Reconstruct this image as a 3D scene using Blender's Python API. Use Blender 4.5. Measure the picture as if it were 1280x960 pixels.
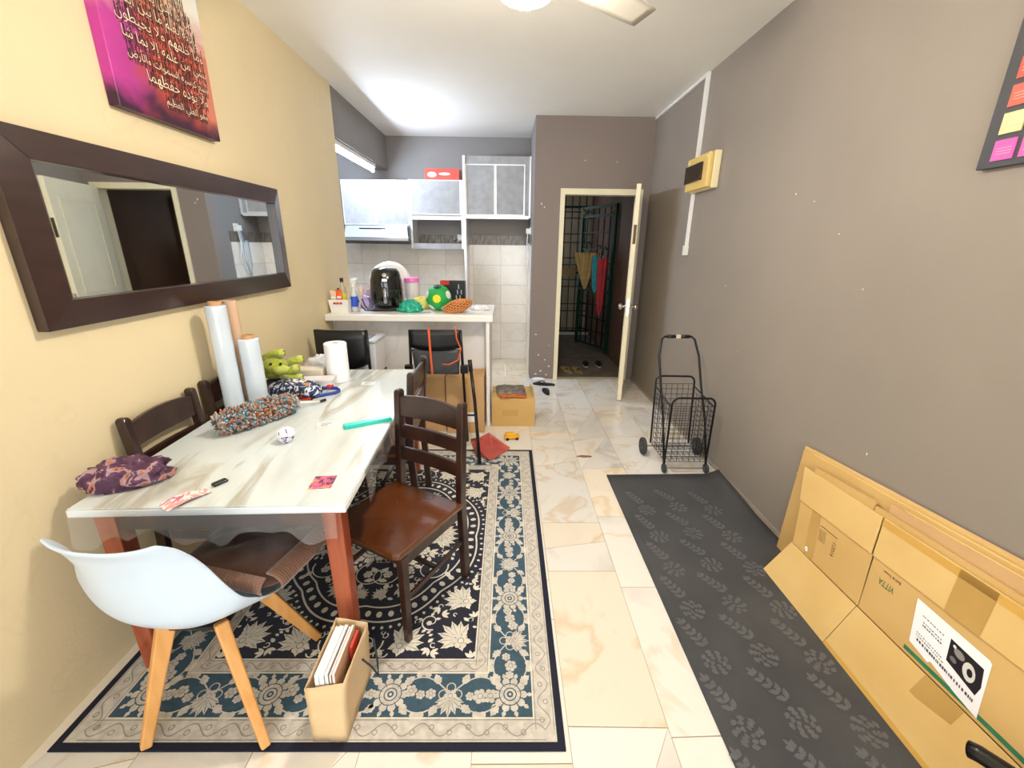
import bpy, bmesh, math, random
import numpy as np
from mathutils import Vector, Matrix, noise
from math import sin, cos, pi, radians as rad, sqrt, atan2

for _o in list(bpy.data.objects):
    bpy.data.objects.remove(_o)
S = bpy.context.scene
COL = S.collection
PI = pi

# ------------------------------------------------------------------ camera
cd = bpy.data.cameras.new('camera'); cam = bpy.data.objects.new('camera', cd); COL.objects.link(cam)
def cam_axes(yaw, pitch, roll):
    fwd = Vector((sin(yaw)*cos(pitch), cos(yaw)*cos(pitch), -sin(pitch)))
    right = Vector((cos(yaw), -sin(yaw), 0)); up = right.cross(fwd)
    return cos(roll)*right+sin(roll)*up, -sin(roll)*right+cos(roll)*up, fwd
_r, _u, _w = cam_axes(0.0167, 0.3136, 0.01144)
_m = Matrix((_r, _u, -_w)).transposed().to_4x4(); _m.translation = (0, 0, 1.55)
cam.matrix_world = _m
cd.sensor_width = 36; cd.lens = 532/1280*36; cd.clip_start = .02; cd.clip_end = 60
S.camera = cam

# ------------------------------------------------------------------ world, daylight, exposure
W = bpy.data.worlds.new('world'); S.world = W; W.use_nodes = True
W.node_tree.nodes['Background'].inputs[0].default_value = (.80, .90, 1, 1)
W.node_tree.nodes['Background'].inputs[1].default_value = 1.0
S.view_settings.view_transform = 'Standard'; S.view_settings.look = 'None'
S.view_settings.gamma = 1; S.view_settings.use_curve_mapping = False
S.view_settings.exposure = 0.70
def area_light(name, loc, rot, sx, sy, power, color):
    l = bpy.data.lights.new(name, 'AREA'); l.shape = 'RECTANGLE'; l.size = sx; l.size_y = sy
    l.energy = power; l.color = color
    o = bpy.data.objects.new(name, l); COL.objects.link(o); o.location = loc; o.rotation_euler = rot
    return o
# daylight entering through the balcony window behind the camera
area_light('daylight', (0.1, -2.0, 1.35), (rad(90), 0, 0), 2.3, 2.0, 48, (.93, .97, 1))
LAMP_FAN, LAMP_TUBE = 165, 205

# ------------------------------------------------------------------ materials
def lin(c):
    if isinstance(c, str):
        c = [int(c[i:i+2], 16)/255 for i in (0, 2, 4)]
    return tuple((x/12.92 if x <= .04045 else ((x+.055)/1.055)**2.4) for x in c)
def base_mat(name):
    m = bpy.data.materials.new(name); m.use_nodes = True
    nt = m.node_tree; return m, nt, nt.nodes['Principled BSDF']
def N(nt, t, **kw):
    n = nt.nodes.new(t)
    for k, v in kw.items(): setattr(n, k, v)
    return n
MATS = {}
def mat(name, col, rough=.5, metal=0, var=0, scale=6, col2=None, bump=0, bscale=120, stretch=None, emit=None, estr=0, coat=0, spec=None, trans=0, alpha=1, rnd=0, sheen=0, detail=4):
    if name in MATS: return MATS[name]
    m, nt, b = base_mat(name); MATS[name] = m
    c = lin(col); L = nt.links
    b.inputs['Base Color'].default_value = (*c, 1)
    b.inputs['Roughness'].default_value = rough; b.inputs['Metallic'].default_value = metal
    if spec is not None: b.inputs['Specular IOR Level'].default_value = spec
    if coat: b.inputs['Coat Weight'].default_value = coat; b.inputs['Coat Roughness'].default_value = .15
    if trans: b.inputs['Transmission Weight'].default_value = trans
    if sheen: b.inputs['Sheen Weight'].default_value = sheen
    b.inputs['Alpha'].default_value = alpha
    if emit: b.inputs['Emission Color'].default_value = (*lin(emit), 1); b.inputs['Emission Strength'].default_value = estr
    if var or col2 or bump or rnd:
        tc = N(nt, 'ShaderNodeTexCoord'); mp = N(nt, 'ShaderNodeMapping')
        L.new(tc.outputs['Object'], mp.inputs['Vector'])
        if stretch: mp.inputs['Scale'].default_value = stretch
        if rnd:
            oi = N(nt, 'ShaderNodeObjectInfo'); mu = N(nt, 'ShaderNodeMath', operation='MULTIPLY'); mu.inputs[1].default_value = 37
            L.new(oi.outputs['Random'], mu.inputs[0]); L.new(mu.outputs[0], mp.inputs['Location'])
        if var or col2:
            nz = N(nt, 'ShaderNodeTexNoise'); nz.inputs['Scale'].default_value = scale; nz.inputs['Detail'].default_value = detail
            L.new(mp.outputs[0], nz.inputs['Vector'])
            rp = N(nt, 'ShaderNodeValToRGB')
            c2 = lin(col2) if col2 else tuple(max(0, x*(1-var)) for x in c)
            c1 = c if col2 else tuple(min(1, x*(1+var*.6)) for x in c)
            rp.color_ramp.elements[0].position = .33; rp.color_ramp.elements[0].color = (*c2, 1)
            rp.color_ramp.elements[1].position = .67; rp.color_ramp.elements[1].color = (*c1, 1)
            L.new(nz.outputs[0], rp.inputs[0]); L.new(rp.outputs[0], b.inputs['Base Color'])
        if bump:
            n2 = N(nt, 'ShaderNodeTexNoise'); n2.inputs['Scale'].default_value = bscale; n2.inputs['Detail'].default_value = 2
            L.new(mp.outputs[0], n2.inputs['Vector'])
            bp = N(nt, 'ShaderNodeBump'); bp.inputs['Strength'].default_value = bump; bp.inputs['Distance'].default_value = .004
            L.new(n2.outputs[0], bp.inputs['Height']); L.new(bp.outputs[0], b.inputs['Normal'])
    return m

def wall_paint(name, col, chip=None, chips=.02, crack=None, var=.07):
    """painted plaster: broad unevenness, roller stipple, small chips showing the plaster"""
    m, nt, b = base_mat(name); L = nt.links; MATS[name] = m
    tc = N(nt, 'ShaderNodeTexCoord')
    nz = N(nt, 'ShaderNodeTexNoise'); nz.inputs['Scale'].default_value = 1.6; nz.inputs['Detail'].default_value = 5
    L.new(tc.outputs['Object'], nz.inputs['Vector'])
    rp = N(nt, 'ShaderNodeValToRGB'); c = lin(col)
    rp.color_ramp.elements[0].position = .3; rp.color_ramp.elements[0].color = (*[x*(1-var) for x in c], 1)
    rp.color_ramp.elements[1].position = .7; rp.color_ramp.elements[1].color = (*[min(1, x*(1+var)) for x in c], 1)
    L.new(nz.outputs[0], rp.inputs[0]); out = rp.outputs[0]
    if chip:
        vo = N(nt, 'ShaderNodeTexVoronoi'); vo.inputs['Scale'].default_value = 1.9
        L.new(tc.outputs['Object'], vo.inputs['Vector'])
        n3 = N(nt, 'ShaderNodeTexNoise'); n3.inputs['Scale'].default_value = 45
        L.new(tc.outputs['Object'], n3.inputs['Vector'])
        ad = N(nt, 'ShaderNodeMath', operation='MULTIPLY_ADD'); ad.inputs[1].default_value = .05
        L.new(n3.outputs[0], ad.inputs[0]); L.new(vo.outputs['Distance'], ad.inputs[2])
        lt = N(nt, 'ShaderNodeMath', operation='LESS_THAN'); lt.inputs[1].default_value = chips+.025
        L.new(ad.outputs[0], lt.inputs[0])
        mx = N(nt, 'ShaderNodeMix', data_type='RGBA'); mx.inputs[7].default_value = (*lin(chip), 1)
        L.new(lt.outputs[0], mx.inputs[0]); L.new(out, mx.inputs[6]); out = mx.outputs[2]
    if crack:
        n4 = N(nt, 'ShaderNodeTexNoise'); n4.inputs['Scale'].default_value = 3.2; n4.inputs['Detail'].default_value = 3
        L.new(tc.outputs['Object'], n4.inputs['Vector'])
        r4 = N(nt, 'ShaderNodeValToRGB'); e = r4.color_ramp.elements
        e[0].position = .62; e[0].color = (0, 0, 0, 1); e[1].position = .64; e[1].color = (.13, .13, .13, 1)
        x = e.new(.66); x.color = (0, 0, 0, 1)
        L.new(n4.outputs[0], r4.inputs[0])
        mx = N(nt, 'ShaderNodeMix', data_type='RGBA'); mx.inputs[7].default_value = (*lin(crack), 1)
        L.new(r4.outputs[0], mx.inputs[0]); L.new(out, mx.inputs[6]); out = mx.outputs[2]
    L.new(out, b.inputs['Base Color']); b.inputs['Roughness'].default_value = .62
    n2 = N(nt, 'ShaderNodeTexNoise'); n2.inputs['Scale'].default_value = 90
    L.new(tc.outputs['Object'], n2.inputs['Vector'])
    bp = N(nt, 'ShaderNodeBump'); bp.inputs['Strength'].default_value = .12; bp.inputs['Distance'].default_value = .004
    L.new(n2.outputs[0], bp.inputs['Height']); L.new(bp.outputs[0], b.inputs['Normal'])
    return m

def marble(name, base, vein, patch, rough, scale=2.0, stretch=(1, 1, 1), rnd=True, vpos=.5, vw=.03, patchamt=.6, tint=None):
    m, nt, b = base_mat(name); L = nt.links; MATS[name] = m
    tc = N(nt, 'ShaderNodeTexCoord'); mp = N(nt, 'ShaderNodeMapping'); mp.inputs['Scale'].default_value = stretch
    L.new(tc.outputs['Object'], mp.inputs['Vector'])
    if rnd:
        oi = N(nt, 'ShaderNodeObjectInfo'); mu = N(nt, 'ShaderNodeMath', operation='MULTIPLY'); mu.inputs[1].default_value = 53
        L.new(oi.outputs['Random'], mu.inputs[0]); L.new(mu.outputs[0], mp.inputs['Location'])
    n1 = N(nt, 'ShaderNodeTexNoise'); n1.inputs['Scale'].default_value = scale; n1.inputs['Detail'].default_value = 5; n1.inputs['Distortion'].default_value = .6
    L.new(mp.outputs[0], n1.inputs['Vector'])
    rp = N(nt, 'ShaderNodeValToRGB'); e = rp.color_ramp.elements
    B = (*lin(base), 1); V = (*lin(vein), 1); Pp = (*lin(patch), 1)
    e[0].position = .30; e[0].color = Pp
    e[1].position = .42; e[1].color = B
    for p, c in ((vpos-vw, B), (vpos, V), (vpos+vw, B)):
        x = e.new(p); x.color = c
    L.new(n1.outputs[0], rp.inputs[0]); out = rp.outputs[0]
    if rnd:
        hs = N(nt, 'ShaderNodeHueSaturation')
        mr = N(nt, 'ShaderNodeMapRange'); mr.inputs[3].default_value = .90; mr.inputs[4].default_value = 1.04
        L.new(oi.outputs['Random'], mr.inputs[0]); L.new(mr.outputs[0], hs.inputs['Value']); L.new(out, hs.inputs['Color']); out = hs.outputs[0]
    L.new(out, b.inputs['Base Color']); b.inputs['Roughness'].default_value = rough
    return m

# ------------------------------------------------------------------ geometry builder
class G:
    def __init__(s): s.v = []; s.f = []; s.mi = []; s.cur = 0
    def add(s, vs, fs, M=None):
        o = len(s.v)
        s.v += [tuple(M @ Vector(v)) if M else tuple(v) for v in vs]
        s.f += [tuple(i+o for i in f) for f in fs]; s.mi += [s.cur]*len(fs); return s
    def box(s, x0, x1, y0, y1, z0, z1, M=None):
        return s.add([(x0,y0,z0),(x1,y0,z0),(x1,y1,z0),(x0,y1,z0),(x0,y0,z1),(x1,y0,z1),(x1,y1,z1),(x0,y1,z1)],
                     [(3,2,1,0),(4,5,6,7),(0,1,5,4),(1,2,6,5),(2,3,7,6),(3,0,4,7)], M)
    def prism(s, pts, z0, z1, M=None):
        n = len(pts)
        return s.add([(x,y,z0) for x,y in pts]+[(x,y,z1) for x,y in pts],
                     [tuple(range(n-1,-1,-1)), tuple(range(n,2*n))]+[(i,(i+1)%n,n+(i+1)%n,n+i) for i in range(n)], M)
    def poly(s, pts, z=0, M=None):
        return s.add([(p[0],p[1],z) for p in pts], [tuple(range(len(pts)))], M)
    def lathe(s, prof, seg=20, M=None, cap=True):
        vs = []; fs = []; n = len(prof)
        for k in range(seg):
            a = 2*pi*k/seg
            vs += [(r*cos(a), r*sin(a), z) for r, z in prof]
        for k in range(seg):
            for i in range(n-1):
                a = k*n+i; b = ((k+1)%seg)*n+i
                fs.append((a, b, b+1, a+1))
        if cap:
            fs.append(tuple(k*n for k in range(seg-1,-1,-1))); fs.append(tuple(k*n+n-1 for k in range(seg)))
        return s.add(vs, fs, M)
    def tube(s, pts, r, seg=8, closed=False, M=None, r1=None, flat=1):
        P = [Vector(p) for p in pts]; n = len(P); vs = []; fs = []
        prev = None
        for i in range(n):
            a = P[(i-1)%n] if (closed or i > 0) else P[i]; b = P[(i+1)%n] if (closed or i < n-1) else P[i]
            t = (b-a).normalized()
            if prev is None:
                ref = Vector((0,0,1)) if abs(t.z) < .9 else Vector((1,0,0)); u = t.cross(ref).normalized()
            else:
                u = (prev - t*prev.dot(t)).normalized()
            prev = u; w = t.cross(u)
            rr = r if r1 is None else r+(r1-r)*i/(n-1)
            for k in range(seg):
                an = 2*pi*k/seg
                vs.append(P[i]+u*(rr*cos(an))+w*(rr*flat*sin(an)))
        for i in range(n if closed else n-1):
            j = (i+1)%n
            for k in range(seg):
                l = (k+1)%seg; fs.append((i*seg+k, i*seg+l, j*seg+l, j*seg+k))
        if not closed:
            fs.append(tuple(range(seg-1,-1,-1))); fs.append(tuple((n-1)*seg+k for k in range(seg)))
        return s.add(vs, fs, M)
    def bar(s, p0, p1, w, d, up=(0,0,1), M=None, w1=None, d1=None):
        """rectangular bar from p0 to p1, w across, d along 'up'"""
        p0 = Vector(p0); p1 = Vector(p1); t = (p1-p0).normalized(); up = Vector(up)
        x = t.cross(up).normalized(); y = x.cross(t)
        w1 = w if w1 is None else w1; d1 = d if d1 is None else d1
        vs = []
        for p, a, b in ((p0, w, d), (p1, w1, d1)):
            for sx, sy in ((-1,-1),(1,-1),(1,1),(-1,1)): vs.append(p+x*(a/2*sx)+y*(b/2*sy))
        return s.add(vs, [(0,1,2,3),(7,6,5,4),(0,4,5,1),(1,5,6,2),(2,6,7,3),(3,7,4,0)], M)
    def grid(s, fn, nu, nv, M=None, wu=False):
        vs = [fn(i/(nu-(0 if wu else 1)), j/(nv-1)) for i in range(nu) for j in range(nv)]
        fs = [(i*nv+j, ((i+1)%nu)*nv+j, ((i+1)%nu)*nv+j+1, i*nv+j+1) for i in range(nu if wu else nu-1) for j in range(nv-1)]
        return s.add(vs, fs, M)
    def ball(s, c, r, seg=14, rings=8, sc=(1,1,1), M=None, fn=None):
        vs = []; 
        for j in range(rings+1):
            th = pi*j/rings
            for k in range(seg):
                a = 2*pi*k/seg; d = Vector((sin(th)*cos(a), sin(th)*sin(a), cos(th)))
                q = (fn(d) if fn else 1)*r
                vs.append((c[0]+d.x*q*sc[0], c[1]+d.y*q*sc[1], c[2]+d.z*q*sc[2]))
        fs = [(j*seg+k, (j+1)*seg+k, (j+1)*seg+(k+1)%seg, j*seg+(k+1)%seg) for j in range(rings) for k in range(seg)]
        return s.add(vs, fs, M)

def T(x=0, y=0, z=0, rz=0, rx=0, ry=0, s=1):
    return Matrix.Translation((x,y,z)) @ Matrix.Rotation(rz,4,'Z') @ Matrix.Rotation(ry,4,'Y') @ Matrix.Rotation(rx,4,'X') @ Matrix.Scale(s,4)

def obj(name, g, mats, parent=None, smooth=False, bevel=0, seg=2, solid=0, sub=0, label=None, kind=None, loc=None, rz=None):
    me = bpy.data.meshes.new(name); me.from_pydata(g.v, [], g.f)
    if not isinstance(mats, (list, tuple)): mats = [mats]
    for m in mats: me.materials.append(m)
    if len(mats) > 1: me.polygons.foreach_set('material_index', g.mi)
    me.validate(); bm = bmesh.new(); bm.from_mesh(me)
    if smooth or solid or sub: bmesh.ops.remove_doubles(bm, verts=bm.verts, dist=1e-5)
    if not solid: bmesh.ops.recalc_face_normals(bm, faces=bm.faces)
    bm.to_mesh(me); bm.free()
    if smooth: me.polygons.foreach_set('use_smooth', [True]*len(me.polygons))
    o = bpy.data.objects.new(name, me); COL.objects.link(o)
    if parent: o.parent = parent
    if loc: o.location = loc
    if rz: o.rotation_euler[2] = rz
    if solid:
        k = o.modifiers.new('solid','SOLIDIFY'); k.thickness = solid; k.offset = 0
    if bevel:
        k = o.modifiers.new('bevel','BEVEL'); k.width = bevel; k.segments = seg; k.limit_method = 'ANGLE'; k.angle_limit = rad(40); k.harden_normals = False
    if sub:
        k = o.modifiers.new('sub','SUBSURF'); k.levels = sub; k.render_levels = sub
    if label: o['label'] = label
    if kind: o['kind'] = kind
    return o
def tag(o, label, cat, group=None):
    o['label'] = label; o['category'] = cat
    if group: o['group'] = group
    return o
def thing(name, label, cat, loc=(0,0,0), rz=0, group=None):
    o = bpy.data.objects.new(name, None); COL.objects.link(o); o.empty_display_size = .1
    o.location = loc; o.rotation_euler[2] = rz
    return tag(o, label, cat, group)
def struct(name, g, m, parent=None, label=None, **kw):
    o = obj(name, g, m, parent, **kw)
    if not parent: o['kind'] = 'structure'
    if label: o['label'] = label
    return o
def dup(root, loc, rz, label=None, group=None):
    r = root.copy(); COL.objects.link(r); r.location = loc; r.rotation_euler[2] = rz
    if label: r['label'] = label
    if group: r['group'] = group
    for ch in list(root.children):
        c = ch.copy(); COL.objects.link(c); c.parent = r
        for gch in list(ch.children):
            d = gch.copy(); COL.objects.link(d); d.parent = c
    return r
def shared(name, me, parent, loc, scale=(1,1,1), rot=(0,0,0)):
    o = bpy.data.objects.new(name, me); COL.objects.link(o); o.parent = parent
    o.location = loc; o.scale = scale; o.rotation_euler = rot
    return o
def arc(c, r, a0, a1, n, plane='xz'):
    out = []
    for i in range(n+1):
        a = a0+(a1-a0)*i/n; p, q = r*cos(a), r*sin(a)
        out.append({'xz': (c[0]+p, c[1], c[2]+q), 'xy': (c[0]+p, c[1]+q, c[2]), 'yz': (c[0], c[1]+p, c[2]+q)}[plane])
    return out
_txt = {}
def text2d(body, size=1, align='LEFT'):
    """flat lettering outline as (verts2d, faces)"""
    k = (body, align)
    if k not in _txt:
        c = bpy.data.curves.new('t', 'FONT'); c.body = body; c.align_x = align; c.resolution_u = 2; c.offset = -.012 if ord(body[0]) > 1000 else 0
        o = bpy.data.objects.new('t', c); COL.objects.link(o)
        d = bpy.context.evaluated_depsgraph_get(); me = bpy.data.meshes.new_from_object(o.evaluated_get(d))
        _txt[k] = ([(v.co.x, v.co.y) for v in me.vertices], [tuple(p.vertices) for p in me.polygons])
        bpy.data.objects.remove(o); bpy.data.curves.remove(c); bpy.data.meshes.remove(me)
    v, f = _txt[k]
    return [(x*size, y*size) for x, y in v], f
def lettering(g, body, size, fn, align='CENTER'):
    v, f = text2d(body, size, align)
    return g.add([fn(x, y) for x, y in v], f)

# crumpled cloth or bag: a lumpy, folded blob resting on z = 0
def crumple(g, sx, sy, sz, seed=0, amp=.28, freq=2.2, seg=36, rings=22, M=None, flatbot=True, ridge=True):
    off = Vector((seed*7.3, seed*3.1, seed*5.7))
    def fn(d):
        n = noise.noise(d*freq+off); n2 = noise.noise(d*freq*2.3+off*2)
        if ridge: n = 1-2*abs(n); n2 = 1-2*abs(n2)
        return 1+amp*n+amp*.45*n2-amp*.6
    h = G(); h.ball((0,0,0), 1, seg, rings, fn=fn)
    for x, y, z in h.v:
        pass
    vs = []
    for x, y, z in h.v:
        if flatbot: z = max(z, -.45)+.45
        vs.append((x*sx, y*sy, z*sz/1.45))
    return g.add(vs, h.f, M)
rng = random.Random(7)
# ================================================================== THE ROOM
LW, RW, CZ, DW, KB = -1.492, 1.55, 2.83, 5.0, 5.97     # left wall, right wall, ceiling, door wall, kitchen back wall
BK = -1.9                                              # window wall behind the camera
m_yellow = wall_paint('yellow_wall_paint', 'E4D2AA', crack='C9B184', var=.035)
m_grey = wall_paint('taupe_wall_paint', '92887D', chip='E9E6E0', chips=.012, var=.05)
m_brown = wall_paint('brown_taupe_wall_paint', '8C7E77', chip='EDEAE4', chips=.045, var=.04)
m_dark = wall_paint('dark_grey_kitchen_paint', '86817D', var=.04)
m_ceil = wall_paint('ceiling_paint', 'F4F0E6', var=.02)
m_corr = wall_paint('corridor_paint', '6B4F3E', var=.1)
m_cement = mat('cement', '6E6255', .85, var=.25, scale=5, bump=.4, bscale=60)
m_grout = mat('floor_grout', 'C4B292', .6, var=.1)
m_white = mat('white_paint', 'F2F0EA', .45)
m_cream = mat('cream_gloss_paint', 'F3E8C8', .38, var=.05, scale=4)
m_pvc = mat('white_pvc', 'F0EFEA', .4)

def box_obj(name, b, m, parent=None, **kw): return obj(name, G().box(*b), m, parent, **kw)

floor = struct('floor', G().box(-2.7, RW+.1, BK-.1, DW+.1, -.08, -.004), m_grout)
struct('ceiling', G().box(-2.7, RW+.1, BK-.1, 8.4, CZ, CZ+.1), m_ceil)
struct('wall_left', G().box(LW-.1, LW, BK, 4.19, -.08, CZ), m_yellow)
struct('wall_right', G().box(RW, RW+.1, BK, DW+.1, -.08, CZ), m_grey)
# window wall behind the camera, a wide opening with an aluminium sliding frame
g = G(); wx0, wx1, wz0, wz1 = -1.15, 1.3, .3, 2.4
g.box(LW, wx0, BK-.1, BK, 0, CZ).box(wx1, RW, BK-.1, BK, 0, CZ).box(wx0, wx1, BK-.1, BK, 0, wz0).box(wx0, wx1, BK-.1, BK, wz1, CZ)
struct('wall_back', g, m_yellow)
win = struct('window_1', G().box(wx0, wx1, BK-.08, BK-.03, wz0, wz0+.05).box(wx0, wx1, BK-.08, BK-.03, wz1-.05, wz1)
             .box(wx0, wx0+.05, BK-.08, BK-.03, wz0, wz1).box(wx1-.05, wx1, BK-.08, BK-.03, wz0, wz1).box(.05, .11, BK-.08, BK-.03, wz0, wz1),
             mat('window_aluminium', 'D8D8D6', .35, .6))
# wall with the entrance door
g = G(); dx0, dx1, dz = .61, 1.46, 2.11
g.box(.30, dx0, DW, DW+.1, -.08, CZ).box(dx1, RW, DW, DW+.1, -.08, CZ).box(dx0, dx1, DW, DW+.1, dz, CZ)
struct('wall_door', g, m_brown)
struct('wall_kitchen_side', G().box(.30, .40, DW+.1, KB+.1, -.08, CZ), m_dark)
wkb = struct('wall_kitchen_back', G().box(-2.7, .40, KB, KB+.1, -.08, CZ), m_dark)
struct('wall_kitchen_left', G().box(-2.8, -2.7, 4.09, KB+.1, -.08, CZ), m_dark)
struct('wall_kitchen_front', G().box(-2.7, LW-.1, 4.09, 4.19, -.08, CZ), m_dark)
struct('trim_1', G().box(-1.62, -1.50, 4.19, KB, 2.44, CZ), m_dark, label='dark grey beam over the kitchen opening')
# corridor outside the door
struct('wall_corridor_right', G().box(RW, RW+.1, DW+.1, 8.3, -.1, CZ), m_corr)
struct('wall_corridor_left', G().box(.30, .40, KB+.1, 7.0, -.1, CZ).box(.30, .40, 7.0, 8.3, -.1, 1.0).box(.30, .40, 7.0, 8.3, 2.5, CZ), m_corr)  # opening added in this unseen wall so sky light reaches the corridor end
struct('wall_corridor_end', G().box(.3, RW+.1, 8.3, 8.4, -.1, CZ), mat('corridor_end_paint', 'B9AA90', .8, var=.15, scale=3))
struct('floor_corridor', G().box(.3, RW+.1, DW+.1, 8.4, -.1, -.02), m_cement)
box_obj('baseboard_right', (RW-.006, RW, BK, DW, 0, .03), mat('baseboard_tile', 'A4978A', .4, var=.1), kind='structure')

# ---- floor slabs: irregular pieces of pale marble laid like crazy paving
m_marb = marble('floor_marble', 'EAE4DA', 'E3D3BE', 'D9D3CB', .13, scale=2.3, vpos=.58, vw=.035)
m_marb2 = marble('floor_marble_grey', 'E8E3DA', 'DECDB6', 'C4BFBB', .13, scale=2.8, vpos=.60, vw=.04)
m_marb3 = marble('floor_marble_cream', 'EBE0CD', 'E1CBAC', 'E5D8C2', .13, scale=2.2, vpos=.58, vw=.05)
r2 = random.Random(31)
def lay_slab(pts):
    cx = sum(p[0] for p in pts)/len(pts); cy = sum(p[1] for p in pts)/len(pts)
    if (cx < .30 and cy > 4.30) or (cx < -.2 and cy > 4.0): return
    q = []
    for x, y in pts:
        x -= cx; y -= cy; l = max(.05, sqrt(x*x+y*y)); q.append((x*(1-.0024/l), y*(1-.0024/l)))
    obj('floor_slab', G().prism(q, -.02, 0), r2.choice((m_marb, m_marb, m_marb2, m_marb3)), floor, loc=(cx, cy, 0))
xs = [LW, -1.16, -.80, -.46, -.10, .22, .56, .88, 1.22, RW]
for x0, x1 in zip(xs, xs[1:]):
    y = BK; sk0 = 0
    while y < DW-.02:
        ln = r2.uniform(.26, .74); y1 = min(DW, y+ln)
        if DW-y1 < .18: y1 = DW
        sk1 = 0 if y1 == DW else r2.choice((0, 0, r2.uniform(-.07, .07)))
        A, B_, C_, D_ = (x0, y+sk0), (x1, y-sk0), (x1, y1-sk1), (x0, y1+sk1)
        k = r2.random()
        if k < .22: lay_slab([A, B_, C_]); lay_slab([A, C_, D_])
        elif k < .40:
            m0 = (x0+(x1-x0)*r2.uniform(.3,.7), y); f = r2.uniform(.35,.65); m1 = (x1, y-sk0+(y1-y)*f)
            m0 = (m0[0], A[1]+(B_[1]-A[1])*(m0[0]-x0)/(x1-x0)); lay_slab([m0, B_, m1]); lay_slab([A, m0, m1, C_, D_])
        elif k < .50:
            f = r2.uniform(.35,.65); g0 = (x0, A[1]+(D_[1]-A[1])*f); g1 = (x1, B_[1]+(C_[1]-B_[1])*(1-f)); lay_slab([A, B_, g1, g0]); lay_slab([g0, g1, C_, D_])
        else: lay_slab([A, B_, C_, D_])
        y = y1; sk0 = sk1
# kitchen floor tiles
m_kt = marble('kitchen_floor_tile', 'EBDDC2', 'DCC7A3', 'E0D0B4', .25, scale=3)
me_t = None
for i in range(10):
    for j in range(6):
        x = .30-.15-i*.30; y = 4.02+.15+.15+j*.30
        if me_t is None:
            o = obj('floor_tile', G().box(-.1485,.1485,-.1485,.1485,-.02,-.001), m_kt, floor, loc=(x,y,0)); me_t = o.data
        elif x > -2.6: shared('floor_tile', me_t, floor, (x,y,0))
# kitchen wall tiles, back wall and side wall
m_wt = marble('kitchen_wall_tile', 'F3EBDF', 'EDE3D3', 'EEE5D7', .18, scale=2.5)
m_band = mat('patterned_border_tile', '4F4740', .35, col2='8B8074', scale=22, stretch=(3,1,.6))
me_w = None
for i in range(8):
    for j in range(6):
        x = .30-.185-i*.37
        if me_w is None:
            o = obj('wall_tile', G().box(-.1838,.1838,-.008,.0,-.1288,.1288), m_wt, wkb, loc=(x, KB, .13+j*.26)); me_w = o.data
        else: shared('wall_tile', me_w, wkb, (x, KB, .13+j*.26))
me_b = None
for i in range(8):
    x = .30-.185-i*.37
    if me_b is None:
        o = obj('border_tile', G().box(-.1838,.1838,-.009,0,0,.118), m_band, wkb, loc=(x, KB, 1.562)); me_b = o.data
    else: shared('border_tile', me_b, wkb, (x, KB, 1.562))
wks = bpy.data.objects['wall_kitchen_side']
for i in range(2):
    for j in range(6):
        y = DW+.29+i*.37+.2
        shared('wall_tile', me_w, wks, (.30, y, .13+j*.26), (1,1,1), (0,0,-PI/2))
    shared('border_tile', me_b, wks, (.30, DW+.49+i*.37, 1.562), (1,1,1), (0,0,-PI/2))

# ---- entrance door: frame and open leaf
fr = struct('trim_2', G().box(.585, .632, DW-.02, DW+.12, 0, 2.145).box(1.425, 1.475, DW-.02, DW+.12, 0, 2.145).box(.6325, 1.4245, DW-.018, DW+.12, 2.085, 2.145), m_cream, label='cream painted door frame')
hinge = Vector((1.44, DW-.02)); end = Vector((1.222, 4.20)); dv = end-hinge; LD = dv.length
door = obj('door_1', G().box(0, LD, -.042, 0, .012, 2.10), m_cream, bevel=.004)
door.location = (hinge.x, hinge.y, 0); door.rotation_euler[2] = atan2(dv.y, dv.x); door['kind'] = 'structure'
door['label'] = 'cream painted wooden door standing open against the grey wall'
for s, y0, y1 in ((1, 0, .006), (-1, -.048, -.042)):
    for (z0, z1) in ((.15, .85), (1.05, 1.95)):
        g = G()
        for a, b, c, d in ((.12, LD-.12, z0, z0+.03), (.12, LD-.12, z1-.03, z1), (.12, .15, z0+.03, z1-.03), (LD-.15, LD-.12, z0+.03, z1-.03)):
            g.box(a, b, y0, y1, c, d)
        obj('panel_moulding', g, m_cream, door, bevel=.003)
m_brass = mat('aged_brass', 'B59A62', .28, 1)
m_steel = mat('brushed_steel', 'C9C6C0', .25, 1)
for s in (1, -1):
    y = 0 if s > 0 else -.042
    Mx = T(LD-.07, y, .985, 0, rad(-90)*s)
    k = obj('door_knob', G().lathe([(.0,.0),(.032,0),(.032,.006),(.012,.010),(.011,.032),(.026,.040),(.031,.052),(.027,.066),(.012,.072),(0,.073)], 18, Mx, cap=False), m_steel, door, smooth=True)
obj('latch_plate', G().box(LD, LD+.002, -.033, -.009, .90, 1.07), m_steel, door)
obj('bolt', G().box(LD, LD+.003, -.034, -.008, 1.58, 1.75), mat('dark_bronze', '4A3A28', .4, .8), door)

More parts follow.
